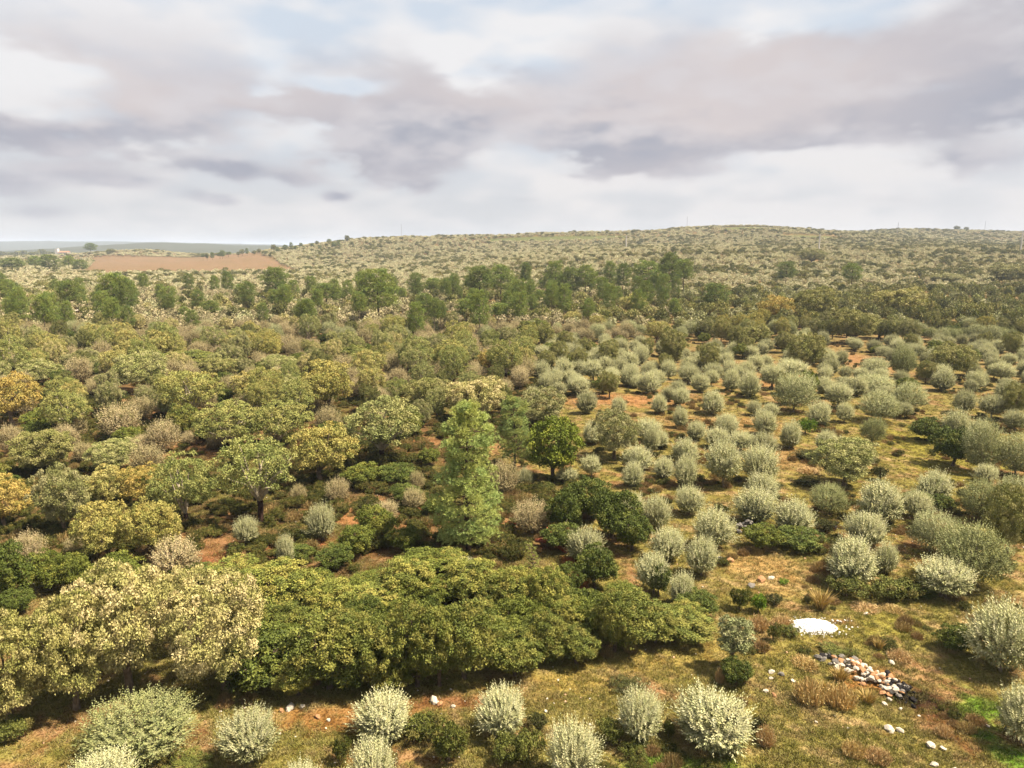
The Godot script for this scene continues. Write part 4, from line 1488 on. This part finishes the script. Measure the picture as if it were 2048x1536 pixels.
func pole(px: float, d: float, tall: float, label: String):
	var x := (px - 1024.0) / FOCAL * (d * cos(TILT))
	var o := Node3D.new()
	put(o, "utility_pole")
	o.position = Vector3(x, hgt(x, -d), -d)
	tag(o, label, "utility pole", "utility poles on the hill")
	var T := Leaves.new()
	limb(T, [Vector3(0, -1, 0), Vector3(0, tall, 0)], [0.6, 0.36], Color(1, 1, 1), 8)
	var concrete := rough_mat("pale_concrete", 0.66, 0.63, 0.58, 0.5, 0.15)
	shape(T.mesh(), concrete, "post", o)
	box_shape(2.6, 0.22, 0.22, Vector3(0, tall - 1.0, 0.27), concrete, "crossarm", o)
	for i in 3:
		box_shape(0.12, 0.3, 0.12, Vector3(-1.1 + i * 1.1, tall - 0.74, 0.27), rough_mat("grey_stone", 0.20, 0.185, 0.165, 3.0), "insulator", o)

func build_far_things():
	pole(1638, 560, 14.0, "white utility pole on the slope, the middle one at right")
	pole(1252, 640, 13.0, "white utility pole beside the green strip in the middle")
	pole(2042, 560, 16.0, "white utility pole at the far right edge")
	for m in [[804, 1120, 24.0, "thin mast on top of the left hill"], [1965, 1300, 20.0, "thin mast on the right hill"], [1792, 1100, 20.0, "thin mast on the saddle between the right hills"], [1372, 1100, 18.0, "thin mast on the middle hill"]]:
		var x: float = (m[0] - 1024.0) / FOCAL * (m[1] * cos(TILT))
		var o := Node3D.new()
		put(o, "mast")
		o.position = Vector3(x, hgt(x, -m[1]), -m[1])
		tag(o, m[3], "mast", "masts on the skyline")
		var T := Leaves.new()
		limb(T, [Vector3(0, -1, 0), Vector3(0, m[2], 0)], [0.3, 0.16], Color(1, 1, 1), 6)
		var s := rough_mat("galvanised_mast", 0.34, 0.33, 0.33, 0.5, 0.15)
		shape(T.mesh(), s, "post", o)
		for k in 3:
			box_shape(0.9, 0.12, 0.12, Vector3(0, m[2] - 1.0 - k * 2.0, 0.2), s, "rung", o)
	# white farm house far left
	var h := Node3D.new()
	put(h, "farm_house")
	h.position = Vector3(-650, hgt(-650, -1040), -1040)
	tag(h, "small white farm house far away at the left", "house")
	var wall := rough_mat("whitewash", 0.80, 0.79, 0.76, 0.2, 0.12)
	var tile := rough_mat("clay_tiles", 0.42, 0.22, 0.14, 0.4, 0.3)
	box_shape(13, 5, 8, Vector3(6, 2.5, 0), wall, "wall", h)
	box_shape(18, 3.4, 7, Vector3(24, 1.7, 1), wall, "annexe", h)
	box_shape(4, 10, 4, Vector3(-4, 5, 0), wall, "tower", h)
	var rf := PrismMesh.new()
	rf.size = Vector3(8.6, 1.8, 14)
	var roof := shape(rf, tile, "roof", h)
	roof.position = Vector3(6, 5.9, 0)
	roof.rotation.y = PI / 2
	for k in 3:
		box_shape(1.0, 1.4, 0.1, Vector3(2.5 + k * 3.2, 2.6, 4.06), rough_mat("dark_pane", 0.03, 0.035, 0.04, 1.0), "window", h)
	# lone trees: on the hill crest at right, and by the farm
	for t in [["FH", 805.0, -1290.0, 9.0, 8.0, 1, "lone round tree on the crest of the right hill"], ["FH", 790.0, -1292.0, 11.0, 10.0, 1, "dark bushy tree beside the lone crest tree"], ["PF", -600.0, -1030.0, 20.0, 17.0, 1, "umbrella pine behind the white farm house"], ["FH", -572.0, -1030.0, 12.0, 9.0, 1, "dark tree right of the farm house pine"]]:
		plant(t[0], t[1], t[2], t[3], t[4], t[5], t[6])
	# trees along the skyline of the left hill
	var r := rnd(99)
	var n := 0
	for i in 26:
		var px := 410.0 + i * 12.0 + r.randf_range(-5, 5)
		var d := 880.0 + r.randf_range(-30, 50)
		var x := (px - 1024.0) / FOCAL * d
		plant("PF" if r.randf() < 0.55 else "FH", x, -d, r.randf_range(5, 10), r.randf_range(6, 11), 1)
	for i in 14:
		var px := -10.0 + i * 10.0
		var d := 1500.0 + r.randf_range(-60, 60)
		var x := (px - 1024.0) / FOCAL * d
		plant("FH", x, -d, r.randf_range(16, 26), r.randf_range(10, 17), 1)

# ---------------------------------------------------------------- what covers the ground and cannot be counted

func spread(called: String, label: String, m: Mesh, mat: Material, rows: Array):
	var mm := MultiMesh.new()
	mm.transform_format = MultiMesh.TRANSFORM_3D
	mm.use_colors = true
	mm.mesh = m
	mm.instance_count = rows.size()
	for i in rows.size():
		mm.set_instance_transform(i, rows[i][0])
		mm.set_instance_color(i, rows[i][1])
	var o := MultiMeshInstance3D.new()
	o.multimesh = mm
	o.material_override = mat
	put(o, called)
	tag(o, label, "", "", "stuff")

func ground_cover():
	var r := rnd(55)
	var L := Leaves.new()
	for i in 26:
		var a := r.randf() * TAU
		var p := Vector3(cos(a), 0, sin(a)) * r.randf() * 0.16
		var d := (Vector3.UP + unit(r) * 0.75).normalized()
		L.leaf(p, d, d.cross(unit(r)).normalized(), r.randf_range(0.08, 0.2), 0.022, vary(r, Color(1, 1, 1), 0.45))
	var tuft_mesh := L.mesh()
	var grass := []
	while grass.size() < 90000:
		var d := 21.0 + pow(r.randf(), 1.5) * 75.0
		var x := r.randf_range(-0.78, 0.78) * d + r.randf_range(-2, 2)
		var z := -d
		var col := ground_colour(x, z)
		var b := noise_b.get_noise_2d(x + 30.0, z)
		if col.g < col.r * 0.62 and r.randf() < 0.75:
			continue      # hardly any grass on the red soil
		if b < -0.25 and r.randf() < 0.6:
			continue
		var mixed := col.lerp(Color(0.17, 0.165, 0.03) if r.randf() < 0.6 else Color(0.34, 0.26, 0.12), 0.45)
		var s := r.randf_range(0.5, 1.25)
		grass.append([Transform3D(Basis(Vector3.UP, r.randf() * TAU).scaled(Vector3(s, s * r.randf_range(0.5, 1.1), s)), Vector3(x, hgt(x, z) - 0.01, z)), Color(minf(1, mixed.r * 2.2), minf(1, mixed.g * 2.2), minf(1, mixed.b * 2.2))])
	spread("grass", "short green and straw coloured grass of the open ground", tuft_mesh, leafy("grass_blades", 0.5, 0.5, 0.5), grass)
	# low undergrowth of heath, cistus and dry weeds
	var kinds := [["LS0", []], ["LS1", []], ["HE0", []], ["HE1", []]]
	var tries := 0
	while tries < 36000:
		tries += 1
		var d := 24.0 + pow(r.randf(), 1.25) * 190.0
		var x := r.randf_range(-0.78, 0.78) * d
		var z := -d
		var at := pixel(Vector3(x, 0, z))
		var wood := smoothstep(1250.0, 950.0, at.x + noise_a.get_noise_2d(x, z) * 300.0) * smoothstep(1200.0, 1050.0, at.y)
		var b := noise_b.get_noise_2d(x * 0.6, z * 0.6 + 90.0) + noise_a.get_noise_2d(x + 60.0, z)
		if b < (0.42 if at.y > 1180.0 else 0.27) - wood * 0.5 or (at.y > 1180.0 and r.randf() < 0.6):
			continue
		if Vector2(x - 16.2, z + 35.0).length() < 1.5 or Vector2(x - 17.0, z + 30.2).length() < 1.9 or Vector2(x - 16.0, z + 41.5).length() < 2.5:
			continue
		if absf(z + 31.4 + (x - 6.7) * 0.3) < 1.4 and x < 12.0:
			continue
		var q := r.randf()
		var k := 0 if q < 0.3 + wood * 0.15 else 1 if q < 0.5 + wood * 0.25 else 2 if q < 0.8 else 3
		var s := r.randf_range(0.35, 0.95) * (1.25 if wood > 0.5 else 0.85)
		var tint: Color = [Color(0.13, 0.125, 0.042), Color(0.17, 0.15, 0.06), Color(0.40, 0.30, 0.215), Color(0.44, 0.36, 0.23)][k] * r.randf_range(0.75, 1.1)
		kinds[k][1].append([Transform3D(Basis(Vector3.UP, r.randf() * TAU).scaled(Vector3(s * 1.3, s * r.randf_range(0.5, 0.9), s * 1.3)), Vector3(x, hgt(x, z) - 0.03, z)), Color(minf(1, tint.r * 2), minf(1, tint.g * 2), minf(1, tint.b * 2))])
	for k in kinds:
		spread("undergrowth", "low heath and weeds covering the ground between the trees", meshes[k[0]].crown, leafy("undergrowth_leaf", 0.5, 0.5, 0.5), k[1])
		# pebbles
	var peb := []
	for i in 1500:
		var d := 22.0 + pow(r.randf(), 1.4) * 40.0
		var x := r.randf_range(-0.75, 0.78) * d
		var b := noise_b.get_noise_2d(x * 0.7 + 5.0, -d * 0.7)
		if x < -2.0 and d < 31.0: b += 0.3
		if b < 0.15:
			continue
		peb.append([Transform3D(Basis.from_euler(Vector3(r.randf(), r.randf() * 6, 0)).scaled(Vector3.ONE * r.randf_range(0.02, 0.065)), Vector3(x, hgt(x, -d) + 0.02, -d)), Color(0.9, 0.8, 0.66) if r.randf() < 0.6 else Color(0.8, 0.5, 0.32)])
	spread("pebbles", "small pale pebbles strewn over the open ground", stone_mesh(640), leafy("pebble", 0.55, 0.55, 0.55, 0.9, 0.0), peb)

# ---------------------------------------------------------------- labels that single each plant out by a landmark near it

func ordinal(n: int) -> String:
	var ones := ["", "second", "third", "fourth", "fifth", "sixth", "seventh", "eighth", "ninth", "tenth", "eleventh", "twelfth", "thirteenth", "fourteenth", "fifteenth", "sixteenth", "seventeenth", "eighteenth", "nineteenth"]
	if n < 19:
		return ones[n]
	var tens := ["", "", "twenty", "thirty", "forty", "fifty", "sixty", "seventy", "eighty", "ninety"]
	var tenth := ["", "", "twentieth", "thirtieth", "fortieth", "fiftieth", "sixtieth", "seventieth", "eightieth", "ninetieth"]
	var m := n + 1
	if m % 10 == 0:
		return tenth[m / 10]
	return tens[m / 10] + "-" + (["", "first"] + ones.slice(1, 9))[m % 10]

func name_plants():
	marks = [["the white gravel heap", Vector2(1630, 1255)], ["the stone pile", Vector2(1740, 1350)], ["the tall lone pine", Vector2(933, 1100)], ["the fallen red trunk", Vector2(1096, 1090)], ["the forked cork oak", Vector2(520, 1042)],
		["the orange left-edge oak", Vector2(10, 1060)], ["the big cream oak", Vector2(350, 1400)], ["the slender lone tree", Vector2(1473, 1340)], ["the pear shaped oak", Vector2(1687, 980)], ["the grassy clearing", Vector2(1850, 890)],
		["the widest front olive", Vector2(1430, 1500)], ["the right-edge big olive", Vector2(1995, 1345)], ["the rust brown oak", Vector2(980, 745)], ["the white stemmed oak", Vector2(831, 765)], ["the hedge's right end", Vector2(1357, 1295)],
		["the bare red soil", Vector2(770, 1025)], ["the yellow bare soil", Vector2(1530, 1140)], ["the pine with highest crown", Vector2(1339, 605)], ["the far-left pine row", Vector2(90, 545)], ["the leftmost dense pine", Vector2(227, 640)],
		["the central double pine", Vector2(980, 612)], ["the middle utility pole", Vector2(1638, 495)], ["the green hill strip", Vector2(1120, 492)], ["the ploughed red field", Vector2(350, 535)], ["the pale gravel track", Vector2(300, 605)],
		["the pointed right pine", Vector2(1702, 587)], ["the bare strip among olives", Vector2(1720, 720)], ["the lower right corner", Vector2(2040, 1530)], ["the lower left corner", Vector2(10, 1530)], ["the big left broad pine", Vector2(755, 645)], ["the right edge hill pole", Vector2(2042, 490)], ["the picture's left edge", Vector2(0, 760)], ["the picture's right edge", Vector2(2048, 720)]]
	var sets := {}
	for t in things:
		tag(t.node, t.label, t.category, t.group)
		if t.label:
			continue
		var p := pixel(t.at)
		var best := 1e9
		var which := 0
		for i in marks.size():
			var dd: Vector2 = (p - marks[i][1]) * Vector2(1.0, 1.6)
			if dd.length() < best:
				best = dd.length()
				which = i
		var off: Vector2 = p - marks[which][1]
		var side := "left of" if off.x < 0 else "right of"
		if absf(off.y) * 1.6 > absf(off.x):
			side = "behind" if off.y < 0 else "in front of"
		if marks[which][0].contains("edge") and not marks[which][0].contains("oak") and not marks[which][0].contains("olive") and not marks[which][0].contains("pole") or marks[which][0].contains("corner"):
			side = "to"
		var key := "%s|%s|%d" % [t.noun, side, which]
		if not sets.has(key): sets[key] = []
		sets[key].append([best, t, side, which])
	for key in sets:
		var s: Array = sets[key]
		s.sort_custom(func(a, b): return a[0] < b[0])
		for i in s.size():
			var t: Dictionary = s[i][1]
			var nth := ordinal(i)
			tag(t.node, "%s %s, %s %s %s" % [t.look, t.noun, (nth + " nearest").strip_edges(), s[i][2], marks[s[i][3]][0]])
